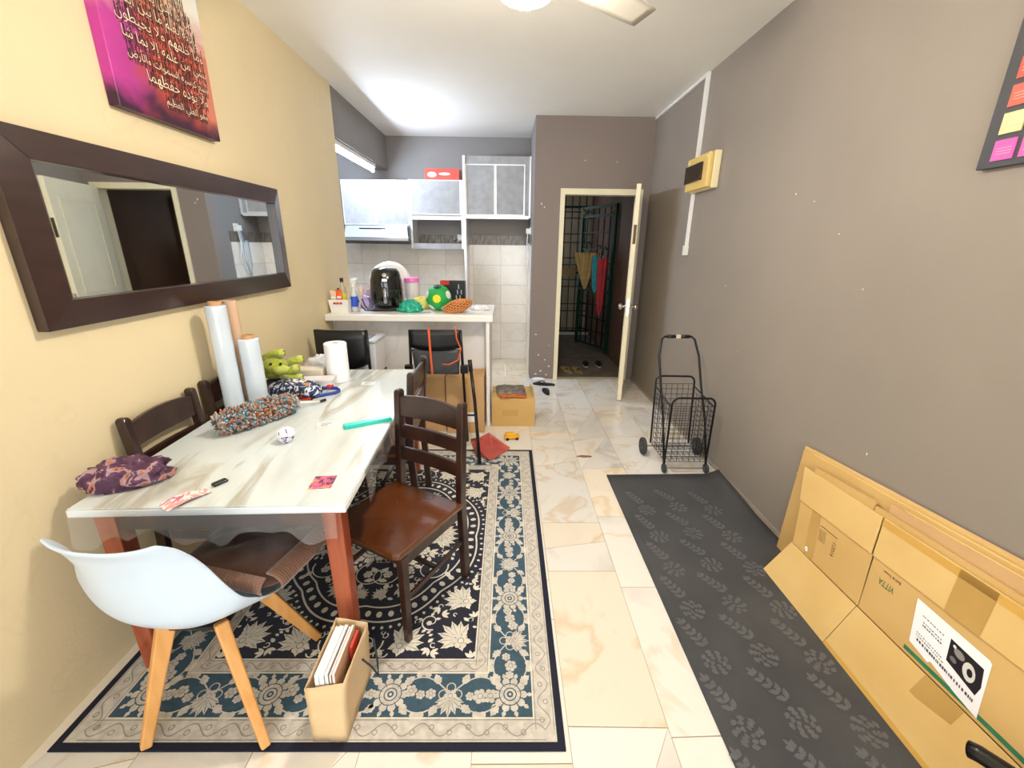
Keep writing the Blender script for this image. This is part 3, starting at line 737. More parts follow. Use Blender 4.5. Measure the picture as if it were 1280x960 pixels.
# brown corduroy cushion
m_cord = mat('brown_corduroy', '4E2F22', .9, var=.25, scale=8, sheen=.4)
m_cord2 = mat('brown_corduroy_light', '7A5644', .9, var=.15, sheen=.4)
cu = thing('seat_cushion', 'brown ribbed corduroy seat cushion on the white bucket chair', 'cushion', (-.880, 1.330, .492), rad(-14))
def cush(u, v, zs=1):
    a = 2*pi*u; e = 3.2; r = .215*(1+.030*cos(8*a)) / ((abs(cos(a))**e+abs(sin(a))**e)**(1/e))
    rr = sin(pi*v); k = rr**.55
    z = .034*cos(pi*v)
    x, y = r*k*cos(a), r*k*sin(a)
    z *= 1-.34*(cos(x*46)*cos(y*46))*max(0, 1-(k/.9)**4)
    droop = 0
    return (x, y, z+.012+droop)
obj('pad', G().grid(cush, 64, 19, wu=True), m_cord, cu, smooth=True)
g = G()
for i in range(40):
    x = -.17+.34*i/39
    def _top(y):
        return .044-.010*(y < -.17)
    g.tube([(x, -.214, .004), (x, -.217, .018), (x, -.208, .034), (x*.985, -.185, .043)], .0046, 5)
    g.tube([(.214, x, .004), (.217, x, .018), (.208, x, .034), (.188, x*.99, .043), (.16, x*.98, .0465)], .0046, 5)
obj('ribs', g, m_cord2, cu, smooth=True, kind='stuff')

# ================================================================== RUG
m_navy = mat('rug_navy', '191B2C', .95, var=.2, scale=60, sheen=.15)
m_bind = mat('rug_binding', '14172B', .9, var=.2, scale=60)
m_rcream = mat('rug_cream', 'CBC4B8', .95, var=.16, scale=40)
m_rtaupe = mat('rug_taupe', '9C948C', .95, var=.12, scale=40)
m_teal = mat('rug_teal', '3A5464', .95, var=.15, scale=50)
m_rwhite = mat('rug_ivory', 'DFD8C8', .95, var=.12, scale=40)
RW2, RL2 = .828, 1.064
rug = thing('area_rug', 'navy and cream floral area rug with a slate blue border under the dining table', 'rug', (-.618, 2.005, 0), rad(-.3))
obj('rug_body', G().box(-RW2, RW2, -RL2, RL2, 0, .005), m_bind, rug, bevel=.002)
B1, B2, B3, B4 = .026, .100, .262, .318               # binding, outer band, blue band, inner band
def ring(a, b, z):
    g = G(); X0, Y0, X1, Y1 = RW2-a, RL2-a, RW2-b, RL2-b
    o = [(-X0,-Y0),(X0,-Y0),(X0,Y0),(-X0,Y0)]; i = [(-X1,-Y1),(X1,-Y1),(X1,Y1),(-X1,Y1)]
    for k in range(4): g.poly([o[k], o[(k+1)%4], i[(k+1)%4], i[k]], z)
    return g
obj('outer_band', ring(B1, B2, .0053), m_rcream, rug); obj('main_border', ring(B2, B3, .0053), m_teal, rug); obj('inner_band', ring(B3, B4, .0053), m_rcream, rug)
obj('field', G().poly([(-RW2+B4,-RL2+B4),(RW2-B4,-RL2+B4),(RW2-B4,RL2-B4),(-RW2+B4,RL2-B4)], .0053), m_navy, rug)
Z1, Z2 = .0056, .0063
_zc = [0]
def zj(z):
    _zc[0] += 1; return z+(_zc[0] % 45)*1.3e-5
rr = random.Random(11)
class Mot:
    """floral pile motifs: light shapes on one level, fine dark drawing on the next"""
    def __init__(s): s.a = G(); s.b = G()
    def leaf(s, x, y, an, ln, w, vein=True, z=None):
        P = []; n = 7
        for i in range(n+1):
            t = i/n; ww = w*sin(pi*t**.8)*(1+.35*(i % 2)); P.append((t*ln, ww))
        pts = P+[(t, -q) for t, q in reversed(P[1:-1])]
        c, d = cos(an), sin(an)
        s.a.poly([(x+p*c-q*d, y+p*d+q*c) for p, q in pts], zj(Z1))
        if vein and ln > .035:
            q = [(.12*ln, .0), (.85*ln, .0012), (.85*ln, -.0012)]
            s.b.poly([(x+p*c-e*d, y+p*d+e*c) for p, e in q], zj(Z2))
    def flower(s, x, y, r, n=8, an=0):
        k = n*4; s.a.poly([(x+r*(.80+.20*abs(cos(n*t/2*1.0)))*cos(t+an), y+r*(.80+.20*abs(cos(n*t/2)))*sin(t+an)) for t in (2*pi*i/k for i in range(k))], zj(Z1))
        for i in range(n):
            t = 2*pi*(i+.5)/n+an; c, d = cos(t), sin(t)
            s.b.poly([(x+r*.45*c, y+r*.45*d), (x+r*.92*c-r*.05*d, y+r*.92*d+r*.05*c), (x+r*.92*c+r*.05*d, y+r*.92*d-r*.05*c)], zj(Z2))
        s.ringm(x, y, r*.36, r*.06, 12, s.b, Z2)
        if r > .04:
            s.ringm(x, y, r*.62, r*.05, 16, s.b, Z2); s.ringm(x, y, r*.14, r*.10, 8, s.b, Z2)
            for i in range(n):
                t = 2*pi*i/n+an; s.leaf(x+r*.96*cos(t), y+r*.96*sin(t), t, r*.34, r*.10, False)
    def ringm(s, x, y, r, w, n, g, z, a0=0, a1=2*pi):
        z = zj(z)
        for i in range(n):
            t, u = a0+(a1-a0)*i/n, a0+(a1-a0)*(i+1)/n
            g.poly([(x+(r-w/2)*cos(t), y+(r-w/2)*sin(t)), (x+(r+w/2)*cos(t), y+(r+w/2)*sin(t)), (x+(r+w/2)*cos(u), y+(r+w/2)*sin(u)), (x+(r-w/2)*cos(u), y+(r-w/2)*sin(u))], z)
    def curve(s, pts, w0, w1=None, g=None, z=None):
        w1 = w0 if w1 is None else w1; n = len(pts); g = g or s.a; z = z or Z1
        L = []
        for i, p in enumerate(pts):
            a = pts[max(0,i-1)]; b = pts[min(n-1,i+1)]; dx, dy = b[0]-a[0], b[1]-a[1]; l = sqrt(dx*dx+dy*dy) or 1
            w = (w0+(w1-w0)*i/(n-1))/2; L.append(((p[0]-dy/l*w, p[1]+dx/l*w), (p[0]+dy/l*w, p[1]-dx/l*w)))
        z = zj(z)
        for a, b in zip(L, L[1:]): g.poly([a[0], b[0], b[1], a[1]], z)
    def scroll(s, x, y, r, an, sgn, w=.007, turns=1.15):
        pts = []
        for i in range(22):
            t = i/21; q = r*(1-.78*t); a = an+sgn*turns*2*pi*t; pts.append((x+q*cos(a), y+q*sin(a)))
        s.curve(pts, w, w*.45)
        for i in (2, 6, 10, 13):
            px, py = pts[i]; a = an+sgn*turns*2*pi*i/21; s.leaf(px, py, a+sgn*.5, r*.55, r*.13, False)
        s.flower(pts[-1][0], pts[-1][1], r*.28, 6)
    def palmette(s, x, y, r, an):
        for k in range(-3, 4): s.leaf(x, y, an+k*.42, r*(1-.07*abs(k)), r*.13, True)
        s.flower(x-r*.1*cos(an), y-r*.1*sin(an), r*.34, 6)
        s.leaf(x, y, an+pi-.5, r*.55, r*.12, False); s.leaf(x, y, an+pi+.5, r*.55, r*.12, False)
M_ = Mot()
# field: scalloped medallion ring of beads, palmettes inside and out
FX, FY = RW2-B4, RL2-B4
def med(a, k=0): 
    q = (.46-k)*(1+.055*abs(sin(4*a)))
    return (q*cos(a)*1.0, q*sin(a)*1.22)
n = 150
for k, w in ((0, .009), (.062, .008)):
    M_.curve([med(2*pi*i/n, k) for i in range(n+1)], w)
for i in range(56):
    x, y = med(2*pi*(i+.5)/56, .031); a = atan2(y, x)
    c, d = cos(a), sin(a); P = [(.017*cos(t), .013*sin(t)) for t in (2*pi*j/8 for j in range(8))]
    M_.a.poly([(x+p*c-q*d, y+p*d+q*c) for p, q in P], zj(Z1))
for i in range(90):
    x, y = med(2*pi*(i+.5)/90, -.018); a = atan2(y, x)
    M_.leaf(x, y, a, .018, .006, False)
placed = []
def quad(fn, x, y, *a):
    for sx in (1, -1):
        for sy in (1, -1):
            fn(sx*x, sy*y, sx, sy, *a)
def inside(x, y): 
    a = atan2(y/1.22, x); q = sqrt(x*x+(y/1.22)**2); return q < (.46-.085)*(1+.055*abs(sin(4*a)))
def outside(x, y):
    a = atan2(y/1.22, x); q = sqrt(x*x+(y/1.22)**2); return q > (.46+.035)*(1+.055*abs(sin(4*a)))
def free(x, y, r):
    for q in placed:
        if (q[0]-x)**2+(q[1]-y)**2 < ((q[2]+r)*.80)**2: return False
    return True
def put(x, y, r):
    for sx in (1,-1):
        for sy in (1,-1): placed.append((sx*x, sy*y, r))
def spread(test, hx, hy, radii, tries):
    for r in radii:
        for _ in range(tries):
            x, y = rr.uniform(.02, hx-r*.8), rr.uniform(.02, hy-r*.8)
            if not all(test(x+r*.8*cos(a), y+r*.8*sin(a)) for a in (0, 1.57, 3.14, 4.71)): continue
            if not free(x, y, r): continue
            put(x, y, r); kind = rr.random(); an = rr.uniform(0, 6.28)
            for sx in (1,-1):
                for sy in (1,-1):
                    a2 = atan2(sin(an)*sy, cos(an)*sx)
                    if r < .034 and kind < .4: M_.curve([(sx*x+r*(1-.5*i/9)*cos(a2+sx*sy*5.0*i/9), sy*y+r*(1-.5*i/9)*sin(a2+sx*sy*5.0*i/9)) for i in range(10)], .0055, .003)
                    elif r < .022: M_.leaf(sx*x-r*cos(a2), sy*y-r*sin(a2), a2, 2*r, r*.5, False)
                    elif r < .04:
                        if kind < .5: M_.flower(sx*x, sy*y, r*.95, 6, a2)
                        else: 
                            for q in (-.7, 0, .7): M_.leaf(sx*x-r*.8*cos(a2), sy*y-r*.8*sin(a2), a2+q, r*1.6, r*.28, False)
                    elif kind < .45: M_.scroll(sx*x, sy*y, r*.85, a2, sx*sy)
                    elif kind < .88: M_.palmette(sx*x-r*.2*cos(a2), sy*y-r*.2*sin(a2), r*1.05, a2)
                    else: M_.flower(sx*x, sy*y, r, 9, a2)
spread(outside, FX, FY, (.10, .075, .052, .034, .022, .014, .010), 700)
spread(inside, .46, .56, (.10, .075, .052, .034, .022, .014, .010), 700)
obj('field_motifs', M_.a, m_rwhite, rug, kind='stuff'); obj('field_drawing', M_.b, m_navy, rug, kind='stuff')
# blue border: palmettes joined by cartouches and scrolls
M_ = Mot(); bc = (B2+B3)/2; bw = (B3-B2)/2
def along(side, s, o):
    """point on the border: s along the side, o outwards"""
    if side == 0: return (s, -(RL2-bc)-o), 0
    if side == 1: return ((RW2-bc)+o, s), pi/2
    if side == 2: return (-s, (RL2-bc)+o), pi
    return (-(RW2-bc)-o, -s), -pi/2
for side in range(4):
    half = (RW2 if side % 2 == 0 else RL2)-bc
    npal = 7 if side % 2 == 0 else 9
    pitch = 2*half/(npal-1)
    for i in range(npal):
        s = -half+pitch*i; (x, y), a = along(side, s, 0)
        if i < npal-1:
            if i % 2 == 0: M_.flower(x, y, bw*.78, 10); 
            else:
                (x1, y1), _ = along(side, s, bw*.15); M_.palmette(x1, y1, bw*.85, a-pi/2 if i % 4 == 1 else a+pi/2)
                for q in range(4):
                    aa = a+q*pi/2; M_.ringm(x+bw*.32*cos(aa), y+bw*.32*sin(aa), bw*.20, .004, 10, M_.a, Z1)
            for o1 in (-1, 1):
                pts = []
                for k in range(11):
                    t = k/10; (px, py), _ = along(side, s+pitch*t, o1*bw*.80*sin(pi*t)); pts.append((px, py))
                M_.curve(pts, .005)
                for k in (2, 4, 6, 8):
                    M_.leaf(pts[k][0], pts[k][1], a+o1*(-.9 if k < 5 else .9)+(0 if k < 5 else pi)+rr.uniform(-.3,.3), bw*.55, bw*.15, False)
            for k in (.33, .5, .67):
                (px, py), _ = along(side, s+pitch*k, rr.uniform(-.2,.2)*bw); M_.flower(px, py, bw*rr.uniform(.2,.34), 6, rr.random())
obj('border_motifs', M_.a, m_rcream, rug, kind='stuff'); obj('border_drawing', M_.b, m_teal, rug, kind='stuff')
# small guard pattern on the two cream bands
M_ = Mot()
for cc, amp, pit in (((B1+B2)/2, .020, .062), ((B3+B4)/2, .014, .05)):
    for side in range(4):
        half = (RW2 if side % 2 == 0 else RL2)-cc; nn = int(2*half/pit)
        def al(s, o):
            if side == 0: return (s, -(RL2-cc)-o)
            if side == 1: return ((RW2-cc)+o, s)
            if side == 2: return (-s, (RL2-cc)+o)
            return (-(RW2-cc)-o, -s)
        M_.curve([al(-half+2*half*i/(nn*6), amp*sin(2*pi*i/12)) for i in range(nn*6+1)], .0035)
        for i in range(nn):
            x, y = al(-half+pit*(i+.5), -amp*.4*(1 if i % 2 == 0 else -1)); M_.ringm(x, y, amp*.42, .0035, 8, M_.a, Z1)
        for o in (1.55, -1.55):
            M_.curve([al(-half-(o>0)*.0, amp*o), al(half, amp*o)], .0028)
obj('band_motifs', M_.a, m_rtaupe, rug, kind='stuff')
g = G()
for q in (B2, B3, B4):
    g2 = ring(q-.0025, q+.0025, Z2); g.add(g2.v, g2.f)
obj('guard_lines', g, m_rwhite, rug)

# ================================================================== FLOOR MAT
m_mat = mat('charcoal_mat', '4A4A4B', .8, col2='3D3D3F', scale=3, bump=.5, bscale=400)
m_mrel = mat('mat_relief', '5C5D5F', .42, var=.15, scale=60)
fm = thing('floor_mat', 'charcoal runner mat embossed with roses and leaves beside the taupe wall', 'mat', (1.125, 1.60, 0))
def matp(u, v):
    x = -.40+.808*u+(.005*(1-v)); y = -1.25+2.32*v
    if v > .999: y += .02*u
    z = .006
    e = max(0, u-.90)*10*max(0, v-.80)*5; z += .035*e
    return (x, y, z)
obj('mat_body', G().grid(matp, 21, 31), m_mat, fm, smooth=True, solid=.010)
M_ = Mot(); Z1s, Z2s = Z1, Z2; Z1, Z2 = .0122, .0132
def rose(x, y, r, an):
    for k, (q, n, w) in enumerate(((.98, 8, .22), (.66, 6, .20), (.36, 4, .16))):
        for i in range(n):
            a = an+2*pi*(i+.5*k)/n
            c0, s0 = x+r*q*.92*cos(a)-r*w*1.1*cos(a+1.35), y+r*q*.92*sin(a)-r*w*1.1*sin(a+1.35)
            M_.leaf(c0, s0, a+1.35, r*w*2.5, r*w*.72, False)
    M_.leaf(x-r*.1, y, an, r*.25, r*.09, False)
def branch(x, y, ln, an):
    c, d = cos(an), sin(an)
    for i in range(5):
        t = (i/4-.5)*ln; px, py = x+t*c, y+t*d
        for sg in (1, -1): M_.leaf(px, py, an+sg*.85, ln*.38*(1-.08*i), ln*.075, False)
    M_.leaf(x+ln*.5*c, y+ln*.5*d, an, ln*.32, ln*.06, False)
for j in range(9):
    for i in range(4):
        x = -.30+.205*i+.012*j-.03; y = -1.12+.252*j+.03*(i % 2)
        if abs(x) < .37:
            if y < .84 and -.33 < x < .34:
                rose(x, y, .050, .4+j+i); branch(x-.035, y+.125, .115, 2.0+.2*(i % 2))
obj('embossed_pattern', M_.a, m_mrel, fm, kind='stuff')
Z1, Z2 = Z1s, Z2s
# ================================================================== SHOPPING CART
m_blk = mat('black_powder_coat', '121214', .38, .2)
m_rub = mat('grey_rubber', '3B3A39', .8); m_hubm = mat('wheel_hub', '1A1A1B', .5)
ct = thing('shopping_cart', 'folding black wire shopping cart parked against the taupe wall', 'shopping cart', (1.30, 2.88, 0))
hx, yf, yb, zb, zt = .15, -.15, .16, .085, .56
def loop(y0, z0, z1, lean=0):
    r = .05; pts = [(-hx, y0, z0), (-hx, y0+lean*.8, z1-r)]
    for i in range(1, 6):
        a = pi-pi/2*i/5; pts.append((-hx+r+r*cos(a), y0+lean, z1-r+r*sin(a)))
    for i in range(1, 6):
        a = pi/2-pi/2*i/5; pts.append((hx-r+r*cos(a), y0+lean, z1-r+r*sin(a)))
    return pts+[(hx, y0, z0)]
obj('front_loop', G().tube(loop(yf, zb-.04, zt+.01), .0075, 8), m_blk, ct, smooth=True)
obj('rear_loop', G().tube(loop(yb, zb, zt+.06, .05), .0075, 8), m_blk, ct, smooth=True)
def wires(fn, nu, nv, r=.0019):
    g = G()
    for i in range(nu+1): g.tube([fn(i/nu, 0), fn(i/nu, 1)], r, 4)
    for j in range(nv+1): g.tube([fn(0, j/nv), fn(1, j/nv)], r, 4)
    return g
obj('front_mesh', wires(lambda u, v: (-hx+2*hx*u, yf, zb+(zt-zb-.05)*v), 7, 12), m_blk, ct)
obj('rear_mesh', wires(lambda u, v: (-hx+2*hx*u, yb+.045*v, zb+(zt-zb)*v), 7, 12), m_blk, ct)
for sx in (-1, 1):
    obj('side_mesh', wires(lambda u, v: (sx*hx, yf+(yb-yf+.03*v)*u, zb+(zt-zb-.06)*v), 7, 11), m_blk, ct)
    obj('side_rail', G().tube([(sx*hx, yf, zt-.06), (sx*hx, yb+.03, zt-.02)], .0055, 6), m_blk, ct)
obj('floor_mesh', wires(lambda u, v: (-hx+2*hx*u, yf+(yb-yf)*v, zb), 8, 8), m_blk, ct)
hp = [(-.147, yf+.005, .05), (-.150, -.03, .36), (-.148, .10, .58), (-.150, .20, .78), (-.125, .255, .895), (-.10, .262, .915), (.10, .262, .915), (.125, .255, .895), (.150, .20, .78), (.152, .10, .58), (.156, -.03, .36), (.158, yf+.005, .05)]
obj('handle_frame', G().tube(hp, .0085, 10), m_blk, ct, smooth=True)
obj('handle_grip', G().tube([(-.085,.262,.915),(-.02,.262,.915)], .014, 12).tube([(.02,.262,.915),(.085,.262,.915)], .014, 12), m_black, ct, smooth=True)
obj('grip_clip', G().box(-.018,.018,.248,.276,.901,.929), mat('clip_pale', 'D8CCAA', .4), ct, bevel=.004)
def wheel(x, y, r, w):
    k = obj('wheel', G().lathe([(r*.62,-w/2),(r*.95,-w/2),(r,-w/3),(r,w/3),(r*.95,w/2),(r*.62,w/2),(r*.62,-w/2)], 26, T(x,y,r,0,0,rad(90)), cap=False), m_rub, ct, smooth=False)
    obj('hub', G().lathe([(0,-w/2.4),(r*.62,-w/2.4),(r*.62,w/2.4),(0,w/2.4)], 20, T(x,y,r,0,0,rad(90)), cap=False), m_hubm, k)
    g = G()
    for i in range(6): g.bar((x-w/1.9, y, r), (x-w/1.9, y+r*.6*cos(i*pi/3), r+r*.6*sin(i*pi/3)), .008, .006, (1,0,0))
    obj('spokes', g, mat('spoke_grey', '55504C', .5), k)
for sx in (-1, 1): wheel(sx*.205+(.003 if sx > 0 else -.01), .135, .068, .026); wheel(sx*.148+(.008 if sx>0 else 0), -.155, .033, .02)
obj('axle', G().tube([(-.21,.135,.068),(.20,.135,.068)], .006, 8).tube([(-.15,-.155,.033),(.155,-.155,.033)], .005, 8), m_steel, ct)

# ================================================================== FLATTENED CARTONS
m_card = mat('cardboard_tan', 'D3AE6E', .8, col2='C8A05E', scale=2.5, bump=.12, bscale=30)
m_card2 = mat('cardboard_pale', 'DFBC7A', .8, col2='D3AC68', scale=2.5)
m_card3 = mat('cardboard_brown', 'D2AA78', .8, col2='C69C68', scale=2.5)
m_tape = mat('packing_tape', 'C09A58', .25, var=.08)
m_ink = mat('black_print', '20201E', .7); m_green = mat('green_print', '2F7A54', .7, var=.15, scale=30); m_paper = mat('white_paper', 'F4F3F6', .7)
def slab(g, q, th):
    """four corners given, thickened on the side facing the room"""
    q = [Vector(p) for p in q]; n = (q[1]-q[0]).cross(q[3]-q[0]).normalized()
    if n.x > 0: n = -n
    v = q+[p+n*th for p in q]
    return g.add(v, [(3,2,1,0),(4,5,6,7),(0,1,5,4),(1,2,6,5),(2,3,7,6),(3,0,4,7)])
fc = thing('flattened_carton', 'flattened tan cardboard carton with open flaps and a pasted white sheet', 'cardboard', (0,0,0))
rise_ = lambda y: .062*(1.9-y)/1.0
lv = [(1.318, .004, 0), (1.400, .188, .5), (1.452, .375, 1), (1.487, .525, 1)]       # x, z at the far end and the share of the rise
def cp(i, y): return (lv[i][0], y, lv[i][1]+lv[i][2]*rise_(y))
far = [(1.745,1.325),(1.712,1.315),(1.79,1.372),(1.855,1.405)]; near = [(1.322,.28),(1.312,.28),(1.364,.28),(1.397,.28)]
nm = ['lower_flap','side_panel','upper_flap']; mm = [m_card2, m_card, m_card2]
pan = {}
for r in range(3):
    for c, tab in enumerate((far, near)):
        a, b = (r, r+1); s_ = .0015 if r else 0
        q = [cp(a, tab[a][0]), cp(a, tab[a][1]), cp(b, tab[b][1]), cp(b, tab[b][0])]
        if r == 0 and c == 0: q[0] = (1.315, 1.745, .004); q[1] = (1.318, 1.325, .004)
        if r == 1: q = [(x+.007, y, z) for x, y, z in q]
        pan[(r, c)] = q; obj(nm[r], slab(G(), q, .006), mm[r], fc, bevel=.0015)
def on_panel(r, c, u, v, off=.0072):
    q = [Vector(p) for p in pan[(r, c)]]; a = q[0].lerp(q[1], u); b = q[3].lerp(q[2], u); n = (q[1]-q[0]).cross(q[3]-q[0]).normalized()
    if n.x > 0: n = -n
    return a.lerp(b, v)+n*off
def patch(name, r, c, uv, m, off=.0072):
    g = G(); g.add([on_panel(r, c, u, v, off) for u, v in uv], [tuple(range(len(uv)))]); return obj(name, g, m, fc)
def strip(u0, u1, v0, v1): return [(u0,v0),(u1,v0),(u1,v1),(u0,v1)]
patch('packing_tape', 1, 0, strip(.20,.34,0,1), m_tape); patch('packing_tape', 2, 1, strip(.26,.36,0,.98), m_tape)
patch('packing_tape', 0, 1, strip(.28,.40,.55,1), m_tape); patch('packing_tape', 2, 1, strip(0,1,.80,.97), mat('packing_tape_pale','D1A453',.3))
patch('packing_tape', 0, 1, strip(0,1,.0,.10), mat('packing_tape_pale','D1A453',.3))
patch('green_stripe', 1, 1, strip(.19,.66,.05,.115), m_green); patch('green_stripe', 1, 1, strip(.58,.95,.60,.66), m_green)
# round sticker, scribbled code and logo
g = G(); g.add([on_panel(1,0,.23+.024*cos(a), .13+.052*sin(a), .0076) for a in (2*pi*i/16 for i in range(16))], [tuple(range(16))]); obj('round_sticker', g, m_paper, fc)
g = G(); g.add([on_panel(1,0,.23+.005*cos(a), .13+.012*sin(a), .008) for a in (2*pi*i/10 for i in range(10))], [tuple(range(10))]); obj('sticker_dot', g, m_ink, fc)
g = G(); g.tube([on_panel(1,0,.36,.80,.0076), on_panel(1,0,.60,.80,.0076)], .0012, 5)
for k in range(5): g.tube([on_panel(1,0,.36+.02*k,.74-.0*k,.0076), on_panel(1,0,.37+.02*k,.50,.0076)], .0005, 4)
obj('marker_lines', g, m_ink, fc)
g = G(); lettering(g, '1/2019', .12, lambda x, y: tuple(on_panel(1,0,.60-y*.55, .55-x*.9, .0074)), 'CENTER'); obj('scribbled_code', g, m_ink, fc)
g = G(); lettering(g, 'VITTA', .036, lambda x, y: tuple(on_panel(1,1,.075-x*.62-y*.1, .74-y*4.4, .0074)), 'CENTER')
obj('green_logo', g, m_green, fc)
g = G(); lettering(g, 'Bath & Towel', .016, lambda x, y: tuple(on_panel(1,1,.085-x*.75, .90-y*4.2, .0074)), 'CENTER'); obj('logo_caption', g, m_ink, fc)
# pasted sheet with the picture of a cooker hob
pc = [(.205,.30),(.375,.02),(.395,.10),(.425,.76),(.23,.86)]
P0 = lambda u, v: on_panel(1, 1, .20+.225*u-.02*v, .22-.17*u+(.66+.08*u)*v, .0085)
g = G(); g.add([P0(0,0), P0(.3,-.02), P0(.34,.05), P0(.7,.0), P0(1,0), P0(1,1), P0(.97,1.03), P0(.0,1)], [tuple(range(8))])
sh_ = obj('pasted_sheet', g, m_paper, fc)
Pu = lambda u, v, o: P0(u, v)+Vector((-.0006*o, 0, .0001*o))
g = G(); g.add([Pu(.52,.38,1), Pu(.92,.30,1), Pu(.96,.50,1), Pu(.94,.82,1), Pu(.52,.82,1)], [(0,1,2,3,4)]); obj('printed_picture', g, mat('print_dark', '1B1420', .4), sh_)
for cu_, cv_, ru, rv, hole, hx_ in ((.80,.55,.080,.16,.45,'D8D4CE'),(.655,.68,.07,.075,0,'8E8A86'),(.60,.50,.045,.05,0,'6E6A6C'),(.585,.74,.022,.03,0,'E4E2DE')):
    g = G()
    for i in range(16):
        a, b = 2*pi*i/16, 2*pi*(i+1)/16
        g.add([Pu(cu_+ru*cos(a),cv_+rv*sin(a),2), Pu(cu_+ru*cos(b),cv_+rv*sin(b),2), Pu(cu_+ru*hole*cos(b)+.01,cv_+rv*hole*sin(b),2), Pu(cu_+ru*hole*cos(a)+.01,cv_+rv*hole*sin(a),2)], [(0,1,2,3)])
    obj('printed_burner', g, mat('print_'+hx_, hx_, .5), sh_)
g = G(); r5 = random.Random(5)
for v0, u0, u1, h in ((.16,.10,.92,.055),(.26,.08,.5,.02),(.32,.08,.45,.02),(.55,.14,.42,.03),(.62,.14,.40,.02),(.74,.12,.44,.02)):
    u = u0
    while u < u1:
        w = r5.uniform(.012,.03); g.add([Pu(u,v0,1), Pu(u+w,v0,1), Pu(u+w,v0+h,1), Pu(u,v0+h,1)], [(0,1,2,3)]); u += w+r5.uniform(.006,.02)
obj('printed_lines', g, mat('print_text', '4A4550', .6), sh_, kind='stuff')
# more flat cartons behind it
for k, (lab, m, x0, x1, ya, yb_, za, zb_, zs) in enumerate((
    ('flat tan carton sheet with a notched top right behind the front carton', m_card, 1.452, 1.498, 1.62, .30, .575, .640, None),
    ('flat brown carton sheet in the middle of the leaning stack', m_card3, 1.470, 1.511, 1.41, .30, .612, .70, None),
    ('flat tan carton sheet second from the taupe wall in the leaning stack', m_card, 1.487, 1.523, 1.93, .30, .585, .715, None),
    ('flat pale carton sheet leaning directly on the taupe wall', m_card2, 1.503, 1.538, 1.945, .30, .597, .735, None))):
    if k == 0: ya = 1.80; za = .555; zb_ = .648
    t = thing('flat_carton', lab, 'cardboard', (0,0,0))
    q = [(x0, ya-.02, .012), (x0, yb_, .012), (x1, yb_, zb_), (x1, ya, za)]
    if k == 0:
        q1 = [(x0, ya-.02, .012), (x0, 1.46, .012), (x1, 1.46, za+.035), (x1, ya, za)]; q2 = [(x0, 1.455, .012), (x0, yb_, .012), (x1, yb_, zb_), (x1, 1.455, za+.018)]
        obj('panel', slab(G(), q1, .006), m, t); obj('panel', slab(G(), q2, .006), m, t)
    else:
        obj('panel', slab(G(), q, .006), m, t)
        g = G(); slab(g, [(x1+.0, ya-.05, za-.002), (x1, yb_, zb_-.001), (x1+.004, yb_, zb_+.006), (x1+.004, ya-.05, za+.005)], .004); obj('torn_edge', g, m_card2 if m is not m_card2 else m_card3, t)
# black handle poking in at the right
t = thing('padded_bar', 'black padded bent bar leaning in front of the flat cartons', 'bar', (-.03, -.045, 0))
obj('grip', G().tube([(1.285, .815, .275), (1.292, .80, .282), (1.33, .74, .285), (1.40, .62, .285)], .022, 12), m_black, t, smooth=True)
obj('stem', G().tube([(1.36, .70, .27), (1.35, .715, .20), (1.345, .72, .12), (1.25, .70, .012)], .03, 12), m_black, t, smooth=True)

# ================================================================== PAPER BAG WITH BOOKS
m_kraft = mat('kraft_paper', 'DDBF94', .75, var=.06, scale=8); m_kraftd = mat('kraft_inside', 'A58A64', .8)
pb = thing('paper_bag', 'open brown kraft paper bag standing on the rug, filled with booklets', 'paper bag', (-.562, .968, RZ), rad(-2))
bx0, bx1, by1 = -.055, .055, .225
fl = [(bx0,0,0),(bx1,0,0),(bx1,by1,0),(bx0,by1,0)]; tp = [(bx0+.008,-.012,.248),(bx1+.022,-.012,.278),(bx1+.040,by1-.06,.325),(bx0+.038,by1-.05,.330)]
def wallp(i, n=8):
    j = (i+1)%4; A, Bq, Cq, D = Vector(fl[i]), Vector(fl[j]), Vector(tp[j]), Vector(tp[i])
    def fn(u, v):
        p = A.lerp(Bq, u).lerp(D.lerp(Cq, u), v); nn = (Bq-A).cross(D-A).normalized()
        b = (.013*sin(pi*u)*sin(pi*v) if i in (1, 3) else .004*sin(pi*u)*sin(pi*v))*(-1 if i == 1 else 1)+.003*noise.noise(p*25)
        return p+nn*b
    return G().grid(fn, n, 8)
for i, nme in enumerate(('front_panel','side_panel','back_panel','side_panel')): obj(nme, wallp(i), m_kraft, pb, smooth=True, solid=.0012)
obj('bottom', G().box(bx0,bx1,0,by1,0,.002), m_kraftd, pb)
g = G().tube([(bx1+.022,.13,.20),(bx1+.05,.135,.16),(bx1+.062,.15,.10),(bx1+.056,.17,.14),(bx1+.045,.185,.23)], .0035, 6)
obj('cord_handle', g, mat('dark_cord', '2B3036', .8), pb, smooth=True)
bk_c = ['F1F0F2', 'E9E6E4', 'D9D2CC', 'C9A487', '7D6A5A', 'C8402E']
